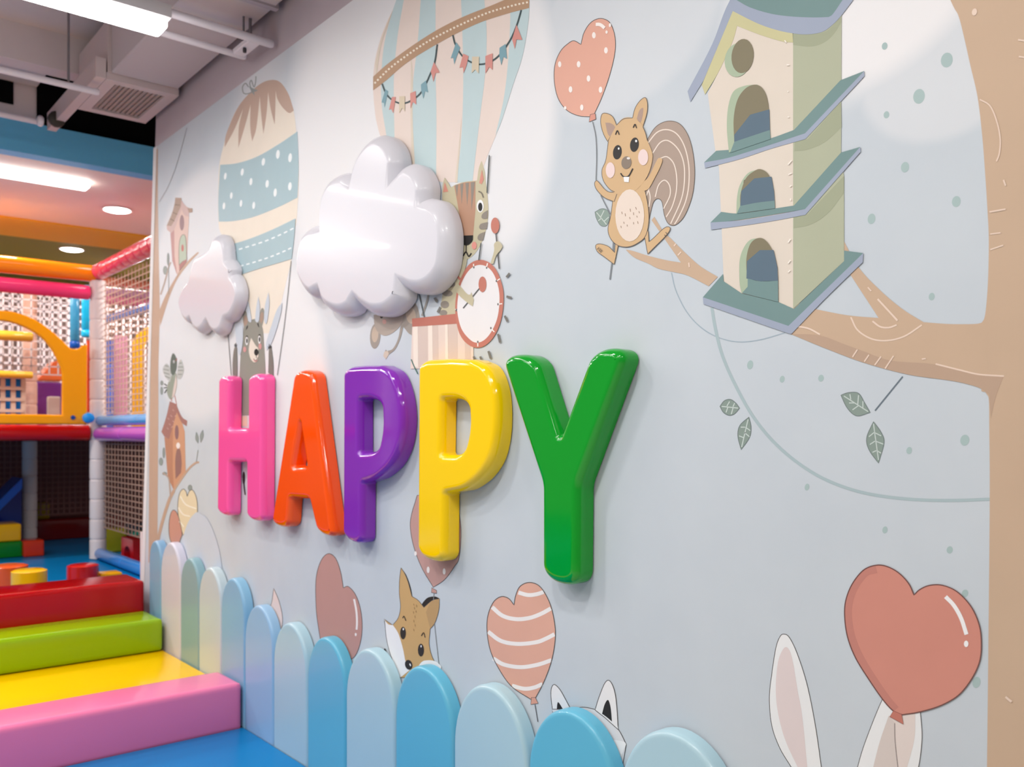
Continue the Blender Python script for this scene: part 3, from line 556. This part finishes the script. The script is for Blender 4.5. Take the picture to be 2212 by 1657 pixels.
# ------------------------------------------------------------------ raised letters and clouds
def fillet(pts, n=10):
    out = []; N = len(pts)
    for i, (x, y, r) in enumerate(pts):
        if r <= 0: out.append((x, y)); continue
        p = Vector((x, y)); a = Vector(pts[i - 1][:2]) - p; b = Vector(pts[(i + 1) % N][:2]) - p
        la, lb = a.length, b.length; a.normalize(); b.normalize()
        d = min(r * 1.25, la * .49, lb * .49); p0, p1 = p + a * d, p + b * d
        for k in range(n + 1):
            t = k / n; c0 = p0 + (p - p0) * .6; c1 = p1 + (p - p1) * .6; q = p0 * (1 - t) ** 3 + c0 * 3 * t * (1 - t) ** 2 + c1 * 3 * t * t * (1 - t) + p1 * t ** 3; out.append((q.x, q.y))
    return out
def sarea(p): return sum(a[0] * b[1] - b[0] * a[1] for a, b in zip(p, p[1:] + p[:1])) / 2
def inset(p, d):                                          # p counter-clockwise; moves into the solid by d
    o = []; N = len(p)
    for i in range(N):
        a, b, c = Vector(p[i - 1]), Vector(p[i]), Vector(p[(i + 1) % N])
        e0 = (b - a).normalized(); e1 = (c - b).normalized()
        n0 = Vector((-e0.y, e0.x)); n1 = Vector((-e1.y, e1.x)); s = n0 + n1
        k = s.length_squared
        s = s * (2 / k) if k > .35 else s * (2 / .35)
        o.append(b + s * d)
    return o
def resample(p, step):
    o = []
    for a, b in zip(p, p[1:] + p[:1]):
        l = math.hypot(b[0] - a[0], b[1] - a[1]); k = max(1, int(l / step))
        if l < 1e-5: continue
        for i in range(k): o.append((a[0] + (b[0] - a[0]) * i / k, a[1] + (b[1] - a[1]) * i / k))
    return o
def slab(name, outlines, out, t, bi, bd, m, parent=None, K=6, orient=None, base=0.0, chamfer=0.0, ang=42):
    """outlines: list of closed 2-D loops (first outer, rest holes) in (a, b); orient maps (a, b, out) to the world"""
    from mathutils.geometry import tessellate_polygon
    loops = []
    for i, p in enumerate(outlines):
        p = resample([tuple(q) for q in p], .02)
        if (sarea(p) > 0) != (i == 0): p = p[::-1]
        loops.append(p)
    bm = bmesh.new(); caps = []; back = []
    for p in loops:
        rings = [[(q[0], q[1], base) for q in p]]
        for k in range(K + 1):
            th = math.pi / 2 * k / K
            f = k / K; ci = (1 - math.cos(th)) * (1 - chamfer) + f * chamfer; co_ = math.sin(th) * (1 - chamfer) + f * chamfer
            r = inset(p, bi * ci)
            rings.append([(q.x, q.y, t - bd + bd * co_) for q in r])
        r = inset(p, bi + .004); rings.append([(q.x, q.y, t) for q in r])
        vr = [[bm.verts.new(orient(*q)) for q in r] for r in rings]
        for a, b in zip(vr, vr[1:]):
            for i in range(len(a)):
                j = (i + 1) % len(a); bm.faces.new((a[i], a[j], b[j], b[i]))
        caps.append((rings[-1], vr[-1])); back.append((rings[0], vr[0]))
    from mathutils.geometry import delaunay_2d_cdt
    for cap in (caps, back):
        flat = [v for r, vs in cap for v in vs]; co = [Vector((q[0], q[1])) for r, vs in cap for q in r]; ed = []; k = 0
        zc = cap[0][0][0][2]
        for r, vs in cap: ed += [(k + i, k + (i + 1) % len(r)) for i in range(len(r))]; k += len(r)
        vo, eo, fo, ov, oe, of_ = delaunay_2d_cdt(co, ed, [], 0, 1e-5)
        vv = [flat[o[0]] if o else bm.verts.new(orient(c.x, c.y, zc)) for c, o in zip(vo, ov)]
        for f in fo:
            cx_, cy_ = sum(vo[i].x for i in f) / len(f), sum(vo[i].y for i in f) / len(f); ins = False
            for a_, b_ in ed:
                p_, q_ = co[a_], co[b_]
                if (p_.y > cy_) != (q_.y > cy_) and cx_ < (q_.x - p_.x) * (cy_ - p_.y) / (q_.y - p_.y) + p_.x: ins = not ins
            if not ins: continue
            try: bm.faces.new([vv[i] for i in f])
            except ValueError: pass
    return frombm(name, bm, m, parent, smooth=True, angle=ang)
OW = lambda a, b, c: (-c, -a, b)                           # out of the long wall
def onwall(pts, t):
    o = []
    for x, y in pts:
        u, v = px(x, y); q = at(u, v, 0, -t); o.append((-q.y, q.z))
    return o
def gloss(c): return mat(c, .1, .4, coat=.4, bump=.04, nscale=7)
LT = .068
def letter(fr_, outer, holes, col, label):
    frame(fr_)
    o = slab('wall_letter', [onwall(outer, LT)] + [onwall(h, LT) for h in holes], OW, LT, .022, .027, gloss(col), orient=OW, base=.009)
    return tag(o, label, 'letter', 'raised letters of the wall word')
def pr(s): return [tuple(float(q) for q in t.split(',')) for t in s.split()]
letter('H', fillet(pr('105,247,60 194,243,50 187,640,10 325,636,10 326,232,50 436,226,55 430,1345,55 313,1322,60 313,893,12 187,890,12 183,1305,50 94,1275,60')), [], (255, 92, 168), 'glossy pink letter H, first of the raised wall letters')
letter('H', fillet(pr('672,202,75 800,202,70 966,1462,85 838,1428,75 780,1172,16 638,1158,14 622,1392,65 494,1362,70')), [fillet(pr('712,592,14 660,928,14 760,918,14'))], (255, 84, 0), 'glossy orange letter A between the pink H and purple P')
bw = openspline([(1310, 168), (1395, 222), (1445, 330), (1474, 470), (1478, 620), (1452, 780), (1388, 915), (1290, 1005), (1210, 1038)], 5)
letter('H', fillet(pr('1032,180,60 1180,168,0') + [(x, y, 0) for x, y in bw] + pr('1176,1048,12 1172,1520,60 1028,1468,70')), [fillet(pr('1155,425,14 1235,418,55 1318,455,75 1325,640,60 1290,815,90 1155,818,14'))], (132, 44, 178), 'glossy purple letter P beside the orange A')
bw = openspline([(395, 160), (478, 205), (528, 310), (549, 450), (545, 620), (512, 775), (440, 890), (345, 962), (262, 984)], 5)
letter('I', fillet(pr('58,164,55 250,154,0') + [(x, y, 0) for x, y in bw] + pr('226,990,12 224,1428,65 52,1388,75')), [fillet(pr('208,408,14 300,402,55 368,440,75 376,590,60 335,752,90 204,748,14'))], (255, 210, 0), 'glossy yellow letter P beside the green Y')
letter('I', fillet(pr('560,128,120 780,128,75 934,634,14 1133,86,95 1356,92,120 1050,938,30 1044,1578,85 820,1528,95 820,932,30')), [], (0, 152, 36), 'glossy green letter Y, last and nearest of the raised wall letters')

def cloud(fr_, s, t, b, label):
    frame(fr_)
    o = slab('wall_cloud', [onwall(smooth_closed(parse(s), 8), t)], OW, t, b, b * 1.05, mat((210, 209, 217), .27, .2, coat=.06, bump=.1, nscale=4), orient=OW, base=.009, K=8, chamfer=.45, ang=42)
    return tag(o, label, 'cloud decoration')
cloud('G', '188,705! 120,725 70,790 42,900 33,1000 45,1090 90,1180 140,1220 190,1200! 215,1270 270,1320 340,1342 410,1318 448,1262! 490,1300 560,1340 640,1340 710,1300 765,1230 775,1160! 830,1185 900,1188 965,1160 1030,1090 1070,1000 1088,850 1082,720 1050,610 1000,545 928,522! 930,440 905,360 865,305 810,282 765,300 728,340! 735,260 715,180 670,115 610,85 555,98 500,150 450,230 420,310 405,375! 370,350 320,355 270,388 230,450 200,540 188,640', .08, .042, 'large glossy white cloud plaque on the mural, above the purple letter')
cloud('E', '445,603! 395,640 365,740 348,822! 300,885 265,970 252,1050 262,1130 290,1205 330,1240 358,1222! 385,1290 430,1328 475,1300 508,1248! 540,1312 590,1345 640,1310 672,1222! 720,1195 765,1120 795,1030 800,930 775,840 742,790! 745,740 722,690 694,655! 690,610 680,520 650,450 600,432 560,460 536,535! 500,570 470,590', .06, .034, 'small glossy white cloud plaque beside the bear')

# ------------------------------------------------------------------ scalloped fence of padded boards
FT = .054
fence = empty('scalloped_fence', (-.03, 3.2, 0), 'low padded fence of blue and white round-topped boards along the mural', 'fence')
PB, PW, PM = (98, 182, 212), (174, 206, 218), (140, 190, 212)
boards = [(321.6, 347, 335, 1168, (128, 170, 205)), (347, 389, 368, 1172, (204, 204, 220)), (389.5, 429, 406, 1205, (134, 172, 182)), (429, 477, 446, 1224, (190, 208, 214)),
          (477, 528, 498.5, 1248, (134, 184, 214)), (528, 590, 557.7, 1308, (150, 190, 222)), (590, 663, 624, 1346, PW), (663, 746, 704, 1378, PB), (746, 852.5, 794.5, 1402, PW),
          (852.5, 978.5, 905, 1438, PB), (978.5, 1139, 1050, 1480, PW), (1139, 1334, 1220, 1533, PB), (1334, 1590, 1430, 1575, PW)]
for (ul, ur, up, vp, col) in boards:
    y1 = at(ul, 1300, 0, -FT).y - .0012; y0 = at(ur, 1300, 0, -FT).y + .0012; zt = at(up, vp, 0, -FT).z
    hw = (y1 - y0) / 2; c = (y0 + y1) / 2; h = hw * 1.22
    pts = [(-y1, -.0155)] + [(-y0, -.0155)] + [(-c + hw * math.cos(a), zt - h + h * math.sin(a)) for a in [math.pi * i / 28 for i in range(29)]]
    slab('board', [pts], OW, FT, .013, .016, mat(col, .34, .4, coat=.15, noise=.02), fence, orient=OW, base=.0095, K=4)

# ------------------------------------------------------------------ padded steps
def vinyl(c): return mat(c, .17, .3, coat=.22, bump=.12, nscale=5)
EX = -.06
def step(lo, hi, col, label, bev=.028):
    return tag(box('foam_step', lo, hi, vinyl(col), bev=bev, seg=4), label, 'foam step')
tag(box('floor_mat', (-2.6, 2.0, -.0155), (EX + .004, 3.846, 0), BLUEV, bev=.006), 'blue vinyl floor mat in front of the pink step', 'mat')
step((-2.6, 3.85, -.0155), (EX, 4.115, .2), (246, 128, 172), 'pink vinyl edge block of the lowest padded step')
step((-2.6, 4.12, -.0155), (EX, 5.16, .15), (255, 200, 0), 'flat yellow vinyl step behind the pink edge', .012)
step((-2.6, 4.87, .152), (EX - .01, 5.165, .325), (140, 182, 0), 'lime green vinyl step block behind the yellow step')
step((-2.6, 5.168, -.0155), (EX - .012, 5.49, .492), (176, 0, 5), 'glossy red vinyl top step block', .03)

# ------------------------------------------------------------------ ceiling fittings
MET = mat((228, 220, 226), .5, .3)
lamp = mat((255, 252, 248), .5, .2, emit=16)
def linear(x0, x1, y, z, wd, label, em, flush=False):
    t = empty('linear_light', ((x0 + x1) / 2, y, z), label, 'ceiling light')
    if flush: box('housing', (x0 + .03, y - wd * .4, z + .02), (x1 - .03, y + wd * .4, z + .0295), mat((205, 200, 202), .45, .4), t)
    else: box('housing', (x0, y - wd * .62, z + .02), (x1 + .012, y + wd * .62, z + .075), mat((205, 200, 202), .45, .4), t, .012, 2)
    box('diffuser', (x0, y - wd / 2, z - .015), (x1, y + wd / 2, z + .022), em, t, .012, 2)
    return t
linear(-1.95, -.5, 3.57, 2.905, .115, 'long bright linear lamp hanging under the open grey ceiling', lamp)
p = at(190, 408, 2, 3.02)
linear(p.x - 1.3, p.x, p.y, 3.03, .13, 'linear lamp flush under the pink ceiling behind the blue beam', mat((255, 246, 240), .5, .2, emit=9), True)
for (u, v, lab) in ((253, 455, 'round downlight in the pink ceiling'), (155, 540, 'round downlight in the olive green ceiling')):
    q = at(u, v, 2, 3.05); t = empty('downlight', (q.x, q.y, 3.05), lab, 'ceiling light', 'round downlights')
    bm = bmesh.new(); addtube(bm, (q.x, q.y, 3.044), (q.x, q.y, 3.058), .095, 24); frombm('lens', bm, mat((255, 250, 246), .5, .2, emit=25), t, True, 40)
    bm = bmesh.new(); addtube(bm, (q.x, q.y, 3.049), (q.x, q.y, 3.06), .11, 24); frombm('rim', bm, mat((235, 225, 220), .5), t, True, 40)
def pipe(a, b, r, lab, grp='white ceiling pipes'):
    return tag(tube('ceiling_pipe', a, b, r, MET, n=12), lab, 'pipe', grp)
pipe((-2.6, 3.62, 3.03), (-.02, 3.62, 2.995), .017, 'upper of the paired white pipes beside the hanging lamp')
pipe((-.55, 3.84, 3.01), (-.05, 3.84, 3.005), .015, 'lower of the paired white pipes, ending at the wall corner')
pipe((-3.6, 4.83, 3.06), (-.405, 4.83, 3.05), .016, 'white pipe crossing below the ceiling recess on the left')
pipe((-3.6, 5.66, 3.12), (-.5, 5.66, 3.1), .017, 'white pipe just above the blue beam')
def rod(x, y, z0, z1, r, lab): return tag(tube('hanger_rod', (x, y, z0), (x, y, z1), r, mat((120, 112, 116), .5), n=8), lab, 'rod')
rod(-.075, 3.73, 3.02, 4.2, .007, 'right of two thin rods carrying the paired pipes'); rod(-.105, 3.73, 3.02, 4.2, .005, 'left of two thin rods carrying the paired pipes')
q = at(148, 100, 1, 4.83); rod(q.x, 4.83, 3.07, 3.5, .006, 'thin rod hanging the pipe under the ceiling recess')
b = empty('pipe_bracket', (-.09, 3.73, 3.0), 'small metal bracket joining the paired pipes at the wall', 'bracket')
box('clamp', (-.115, 3.64, 2.995), (-.06, 3.825, 3.02), MET, b, .004, 1); tube('bolt', (-.1, 3.73, 2.975), (-.1, 3.73, 2.995), .009, mat((70, 64, 66), .5), b, n=8)
q = at(120, 260, 1, 5.6); vt = empty('pipe_valve', (q.x, 5.6, q.z), 'dark round valve at the end of the pipe above the blue beam', 'valve')
tube('wheel', (q.x, 5.56, q.z), (q.x, 5.6, q.z), .045, mat((62, 56, 50), .5), vt, n=14); tube('stem', (q.x, 5.6, q.z), (q.x, 5.65, q.z), .014, MET, vt, n=8); tube('flange', (q.x - .09, 5.62, q.z - .015), (q.x - .06, 5.62, q.z - .015), .03, MET, vt, n=10)
d = empty('air_duct', (-.19, 3.5, 3.15), 'boxy pale grey air duct along the top of the wall with a vent', 'air duct')
box('duct_body', (-.37, 1.6, 3.13), (-.035, 4.74, 3.46), mat((196, 184, 186), .6, .25), d, .006, 1)
for y_ in (2.4, 3.55): box('flange', (-.38, y_, 3.12), (-.025, y_ + .03, 3.47), mat((180, 168, 172), .6), d)
def framebox(nm, x0, x1, y0, y1, z0, z1, wd, m, par):
    bm = bmesh.new()
    addbox(bm, (x0, y0, z0), (x0 + wd, y1, z1)); addbox(bm, (x1 - wd, y0, z0), (x1, y1, z1)); addbox(bm, (x0 + wd, y0, z0), (x1 - wd, y0 + wd, z1)); addbox(bm, (x0 + wd, y1 - wd, z0), (x1 - wd, y1, z1))
    return frombm(nm, bm, m, par)
PLN = mat((205, 188, 186), .6, .25)
box('plenum', (-.385, 4.745, 3.135), (-.035, 5.3, 3.4), PLN, d); framebox('vent_frame', -.39, -.03, 4.75, 5.3, 3.1, 3.134, .055, PLN, d)
for i in range(11): 
    x_ = -.325 + i * .0235
    bm = bmesh.new(); vs = addbox(bm, (x_, 4.81, 3.108), (x_ + .014, 5.24, 3.113)); frombm('vent_slat', bm, mat((170, 150, 142), .6), d)
struct(box('ceiling_beam', (-.44, 4.75, 3.1), (-.392, 5.78, 3.2), PLN))
struct(box('ceiling_beam', (-1.5, 5.32, 3.3), (.0, 5.44, 3.55), CEIL))

# ------------------------------------------------------------------ play structure behind the steps
YF, XS = 7.68, .34
ps = empty('play_structure', (XS, YF, .3), 'two-level soft play frame with padded tubes and netting', 'play structure')
FOAM = mat((226, 214, 212), .45, .3)
def netting(name, ax, val, lo, hi, cell, r, m, parent=ps, jit=0):
    bm = bmesh.new(); i0, i1 = [i for i in (0, 1, 2) if i != ax]
    def strand(a, k, c):
        l = [0, 0, 0]; h = [0, 0, 0]; o = i1 if a == i0 else i0
        l[ax], h[ax] = val - r, val + r; l[a], h[a] = lo[0 if a == i0 else 1], hi[0 if a == i0 else 1]; l[o], h[o] = c - r, c + r
        addbox(bm, l, h)
    for a, o in ((i0, 1), (i1, 0)):
        ce = cell if not isinstance(cell, tuple) else cell[o]
        n = int((hi[o] - lo[o]) / ce)
        for k in range(n + 1): strand(a, k, lo[o] + k * ce + random.uniform(-jit, jit))
    o = frombm(name, bm, m, parent); o['kind'] = 'stuff'; return o
for (x, y, r, z1, m) in ((XS, YF, .062, 2.55, FOAM), (.107, 9.0, .062, 1.25, FOAM), (2.3, YF, .06, 2.55, FOAM), (-3.2, YF, .06, 2.55, FOAM)):
    tube('post', (x, y, .301), (x, y, z1), r, m, ps, 20, .165)
tube('post', (.107, 9.0, 1.37), (.107, 9.0, 2.6), .062, mat((232, 190, 168), .45), ps, 20, .2)
OR, PK = vinyl((255, 140, 8)), vinyl((245, 60, 120))
tube('foam_tube', (-3.2, YF, 2.6), (XS - .02, YF, 2.6), .066, OR, ps, 20, .9)
tube('foam_tube', (XS, YF + .05, 2.615), (XS, 5.6, 2.615), .064, vinyl((222, 62, 92)), ps, 20, .17)
tube('foam_tube', (-3.2, YF, 2.445), (XS - .065, YF, 2.445), .058, PK, ps, 20, .9)
tube('foam_tube', (-3.2, YF, 1.32), (XS - .065, YF, 1.32), .062, vinyl((205, 10, 14)), ps, 20, 1.1)
tube('foam_tube', (XS, YF - .066, 1.31), (XS, 5.6, 1.31), .056, vinyl((186, 92, 190)), ps, 20, .8)
tube('foam_tube', (XS, YF - .066, 1.415), (XS, 5.6, 1.415), .04, vinyl((90, 170, 230)), ps, 16, .9)
tube('foam_tube', (XS, YF - .066, .35), (XS, 5.6, .35), .046, vinyl((62, 140, 222)), ps, 16, .7)
q0 = at(232, 690, 0, .8); q1 = at(330, 662, 0, .8); tube('foam_tube', q0, q1, .04, vinyl((96, 140, 226)), ps, 14, .16)
for (v, col) in ((612, (214, 118, 92)), (634, (206, 158, 200)), (652, (226, 130, 170))):
    q = at(280, v, 1, 9.4); tube('foam_tube', (q.x - .35, 9.4, q.z), (q.x + .9, 9.4, q.z), .042, vinyl(col), ps, 14, .2)
for v, y_ in ((724, 8.3), (808, 8.3)):
    q = at(0, v, 1, y_); tube('foam_tube', (q.x - 1.2, y_, q.z), (q.x + .24, y_, q.z), .03 if v > 800 else .042, vinyl((236, 186, 60)), ps, 12, .5)
box('deck', (-3.2, YF + .02, 1.27), (2.3, 10.6, 1.3), mat((120, 60, 60), .6), ps)
box('deck', (XS + .03, 5.6, 1.27), (2.3, YF, 1.3), mat((120, 60, 60), .6), ps)
NW = mat((214, 206, 206), .7, .1); ND = mat((168, 140, 128), .8, .1)
netting('side_net', 0, XS + .03, (5.62, .56), (YF - .06, 1.25), (.085, .042), .0034, mat((172, 140, 124), .8, .1))
netting('side_net', 0, XS + .03, (5.62, 1.47), (YF - .06, 2.54), (.085, .045), .003, mat((214, 180, 160), .8, .1))
netting('back_net', 1, 9.25, (-3.0, .55), (XS + .4, 1.26), .05, .005, mat((150, 108, 104), .8, .1))
netting('upper_net', 1, 8.45, (-3.0, 1.82), (XS, 2.5), .07, .005, NW)
netting('upper_net', 1, 10.4, (-3.0, 1.4), (2.3, 2.9), .08, .01, mat((236, 226, 228), .8, .1))
box('back_panel', (-3.2, 10.45, .3), (2.3, 10.5, 1.26), mat((134, 92, 92), .8, .1), ps)  # added mauve backing, its dark tone deepens the shade under the deck
# arch panel
frame('Z')
inner = openspline([(605, 1505), (607, 1300), (605, 1100), (572, 1000), (520, 895), (430, 778), (320, 697), (200, 638), (80, 602), (-40, 590)], 5)
outer = [(842, 1600), (846, 826)] + openspline([(800, 830), (765, 862), (700, 868), (655, 832), (560, 740), (430, 640), (300, 562), (150, 512), (60, 497), (-40, 494)], 5)
YP = YF - .1
def onfront(pts): return [(lambda q: (q.x, q.z))(at(*px(x, y), 1, YP)) for x, y in pts]
io, oo = onfront(inner), onfront(outer); xm = oo[-1][0]
mir = lambda l: [(2 * xm - a, b) for a, b in l[::-1]]
OF = lambda a, b, c: (a, YP + .04 - c, b)
pan = slab('arch_panel', [oo + mir(oo)[1:], io + mir(io)[1:]], OF, .04, .012, .012, vinyl((248, 160, 0)), ps, orient=OF, K=3)
q = at(158, 902, 1, YP - .005); tube('bolt', (q.x, YP - .012, q.z), (q.x, YP + .002, q.z), .018, mat((20, 70, 150), .3), pan, n=14)
q = at(190.5, 903, 1, YF - .12); tube('end_cap', (q.x, YF - .16, q.z), (q.x, YF - .05, q.z), .04, vinyl((30, 150, 232)), ps, n=18)
a_, b_ = at(190, 890, 1, YF + .02), at(198, 735, 1, YF + .02); box('side_pad', (a_.x - .005, YF + .01, a_.z), (b_.x - .004, YF + .05, b_.z), vinyl((226, 70, 16)), ps, .008, 2)
# hanging rollers and foam pieces of the upper level
def upto(u0, u1, v0, v1, y): 
    a, b = at(u0, v1, 1, y), at(u1, v0, 1, y); return a.x, b.x, a.z, b.z
for (u0, u1, v0, v1, y, col, cap, lab) in ((176, 199, 630, 728, 8.0, (30, 196, 246), (30, 196, 246), 'nearer cyan hanging foam roller beside the white post'), (151, 172, 660, 752, 8.15, (70, 160, 200), (10, 90, 190), 'bluish hanging foam roller with dark blue end above the arch')):
    x0, x1, z0, z1 = upto(u0, u1, v0, v1, y); t = empty('foam_roller', ((x0 + x1) / 2, y, z0), lab, 'foam roller')
    tube('roller', ((x0 + x1) / 2, y, z0 + .06), ((x0 + x1) / 2, y, 2.55), (x1 - x0) / 2, vinyl(col), t, 18); tube('end_sleeve', ((x0 + x1) / 2, y, z0), ((x0 + x1) / 2, y, z0 + .06), (x1 - x0) / 2 + .003, vinyl(cap), t, 18)
def block(u0, u1, v0, v1, y, dep, col, name, lab, cat='foam block', bev=.015, zf=None):
    x0, x1, z0, z1 = upto(u0, u1, v0, v1, y)
    if zf is not None: z0 = zf
    return tag(box(name, (x0, y, z0), (x1, y + dep, z1), vinyl(col), bev=bev), lab, cat)
block(80, 134, 826, 895, 9.3, .3, (128, 56, 150), 'foam_block', 'purple foam block on the upper deck behind the arch', zf=1.301)
block(103, 131, 857, 895, 9.1, .05, (214, 194, 180), 'foam_stool', 'small cream stool in front of the purple foam block', 'stool', zf=1.301)
x0, x1, z0, z1 = upto(80, 134, 780, 825, 9.32)
bm = bmesh.new(); tri = [(x0, z0 + .012), (x1, z0 + .012), (x1, z1), (x1 - .06, z1)]; A_ = [bm.verts.new((a, 9.32, b)) for a, b in tri]; B_ = [bm.verts.new((a, 9.6, b)) for a, b in tri]
bm.faces.new(A_); bm.faces.new(B_[::-1]); [bm.faces.new((A_[i], B_[i], B_[(i + 1) % 4], A_[(i + 1) % 4])) for i in range(4)]
bmesh.ops.bevel(bm, geom=bm.edges[:], offset=.012, segments=2, affect='EDGES')
tag(frombm('foam_wedge', bm, vinyl((240, 124, 70)), None, True, 40), 'orange foam wedge on top of the purple block', 'foam wedge')
# blue lattice panel behind the arch
x0, x1, z0, z1 = upto(-40, 50, 812, 897, 8.5); z0 = 1.302
lt = empty('lattice_panel', ((x0 + x1) / 2, 8.5, z0), 'blue panel behind a beige lattice seen through the yellow arch', 'panel')
box('backing', (x0, 8.51, z0), (x1, 8.53, z1), mat((0, 118, 205), .5), lt)
nx, nz = 4, 5
for i in range(nx + 1): c_ = x0 + (x1 - x0) * i / nx; box('lattice_bar', (c_ - .018, 8.485, z0), (c_ + .018, 8.508, z1), mat((196, 168, 150), .6), lt)
for i in range(nz + 1): c_ = z0 + .014 + (z1 - z0 - .028) * i / nz; box('lattice_bar', (x0, 8.475, c_ - .014), (x1, 8.484, c_ + .014), mat((196, 168, 150), .6), lt)
# right wing, seen through the side net
x0, x1, z0, z1 = upto(248, 276, 725, 895, 8.6); tag(box('foam_slab', (x0, 8.6, 1.301), (x1, 8.66, z1), vinyl((226, 164, 190)), bev=.015), 'tall pink foam slab seen through the side net', 'foam slab')
x0, x1, z0, z1 = upto(233, 246, 735, 893, 8.5)
for i in range(4):
    zz = 1.301 + i * (z1 - 1.301) / 4; tag(box('foam_cube', (x0, 8.5, zz), (x1, 8.56, zz + (z1 - 1.301) / 4 - .003), vinyl((84, 120, 214)), bev=.014), ['lowest', 'second lowest', 'second highest', 'topmost'][i] + ' blue foam cube of the stack behind the side net', 'foam cube', 'blue foam cube stack')
x0, x1, z0, z1 = upto(284, 330, 700, 895, 7.9)
ar = [(x0, 1.302), (x0, z1 - .22)] + [(x0 + .26 - .26 * math.cos(a), z1 - .22 + .22 * math.sin(a)) for a in [math.pi / 16 * i for i in range(1, 16)]] + [(x0 + .52, z1 - .22), (x0 + .52, 1.302)]
hl = [(x0 + .09, 1.42), (x0 + .09, z1 - .24)] + [(x0 + .26 - .17 * math.cos(a), z1 - .24 + .15 * math.sin(a)) for a in [math.pi / 10 * i for i in range(1, 10)]] + [(x0 + .43, z1 - .24), (x0 + .43, 1.42)]
OB = lambda a, b, c: (a, 7.9 - c, b)
tag(slab('foam_arch', [ar, hl], OB, .05, .012, .012, vinyl((240, 176, 20)), None, orient=OB, K=3), 'yellow foam arch behind the side net at the wall end', 'foam arch')
# lower level
block(-70, 49, 1169, 1203, 8.2, .3, (14, 130, 30), 'foam_block', 'green foam block on the blue floor, under the yellow one', zf=.301)
g = upto(-70, 49, 1169, 1203, 8.2)[3]
x0, x1, z0, z1 = upto(-70, 47, 1131, 1169, 8.2); tag(box('foam_block', (x0, 8.2, g + .002), (x1, 8.5, z1), vinyl((246, 180, 10)), bev=.02), 'yellow foam block stacked on the green block', 'foam block')
block(51, 96, 1166, 1202, 8.15, .22, (222, 56, 24), 'foam_block', 'orange-red foam block beside the green block', zf=.301)
x0, x1, z0, z1 = upto(78, 200, 1117, 1175, 9.3); tag(box('foam_bench', (x0, 9.3, .301), (x1 + .3, 9.6, z1), vinyl((120, 24, 24)), bev=.02), 'dark red foam bench under the deck at the back net', 'bench')
x0, x1, _, zz = upto(78, 108, 1085, 1117, 9.35); tag(box('foam_block', (x0, 9.35, z1 + .002), (x1, 9.55, zz), vinyl((170, 140, 20)), bev=.02), 'olive foam block on the dark red bench', 'foam block')
sl = empty('slide', (-.45, 8.8, .3), 'blue slide descending to the left under the deck', 'slide')
a, b = at(48, 1033, 1, 8.7), at(-60, 1140, 1, 8.7)
bm = bmesh.new(); pr_ = [(a.x, .302), (a.x, a.z - .09), (b.x, b.z - .09), (b.x, .302)]; A_ = [bm.verts.new((x, 8.72, z)) for x, z in pr_]; B_ = [bm.verts.new((x, 9.1, z)) for x, z in pr_]
bm.faces.new(A_); bm.faces.new(B_[::-1]); [bm.faces.new((A_[i], B_[i], B_[(i + 1) % 4], A_[(i + 1) % 4])) for i in range(4)]; frombm('side_panel', bm, vinyl((14, 30, 110)), sl)
bm = bmesh.new(); pr_ = [(a.x, a.z - .089), (a.x, a.z), (b.x, b.z), (b.x, b.z - .089)]; A_ = [bm.verts.new((x, 8.7, z)) for x, z in pr_]; B_ = [bm.verts.new((x, 9.12, z)) for x, z in pr_]
bm.faces.new(A_); bm.faces.new(B_[::-1]); [bm.faces.new((A_[i], B_[i], B_[(i + 1) % 4], A_[(i + 1) % 4])) for i in range(4)]; frombm('slide_bed', bm, vinyl((16, 96, 206)), sl)
def stool(u, v, y, r, col, lab, dz=None):
    q = at(u, v, 1, y); t = tube('foam_stool', (q.x, y, .301), (q.x, y, q.z), r, vinyl(col), None, 28)
    return tag(t, lab, 'stool')
stool(63, 1230, 6.0, .098, (250, 186, 14), 'round yellow foam stool behind the red step')
stool(179, 1219, 6.4, .098, (206, 32, 30), 'round red foam stool left of the white post')
stool(20, 1220, 6.55, .11, (228, 88, 36), 'round orange foam stool behind the yellow one')
q = at(226, 1240, 2, .36); tag(box('foam_block', (q.x - .04, q.y - .06, .301), (q.x + .1, q.y + .08, .37), vinyl((250, 176, 10)), bev=.012), 'small yellow foam block at the foot of the white post', 'foam block')
fr_ = [(0, 0), (.26, 0), (.26, .19), (0, .19)]; hl = [(.05, .0), (.05, .05)]
x0 = .44; y0 = 7.1
OB2 = lambda a, b, c: (x0 + c, y0 - a, b)
arc = [(-.3, .303), (-.3, .50)] + [(.0, .50), (.0, .303), (-.07, .303)] + [(-.15 + .08 * math.cos(t), .37 + .07 * math.sin(t)) for t in [math.pi / 8 * i for i in range(9)]] + [(-.23, .303)]
tag(slab('foam_arch', [arc], OB2, .16, .01, .01, vinyl((200, 14, 18)), None, orient=OB2, K=3), 'small red foam arch on the floor behind the side net', 'foam arch')
tag(box('foam_block', (.44, 8.0, .301), (.66, 8.25, .505), vinyl((210, 196, 30)), bev=.02), 'yellow-green foam block behind the small red arch', 'foam block')
tag(box('foam_block', (.68, 7.88, .301), (.88, 8.1, .475), vinyl((10, 150, 130)), bev=.02), 'teal foam block behind the small red arch', 'foam block')
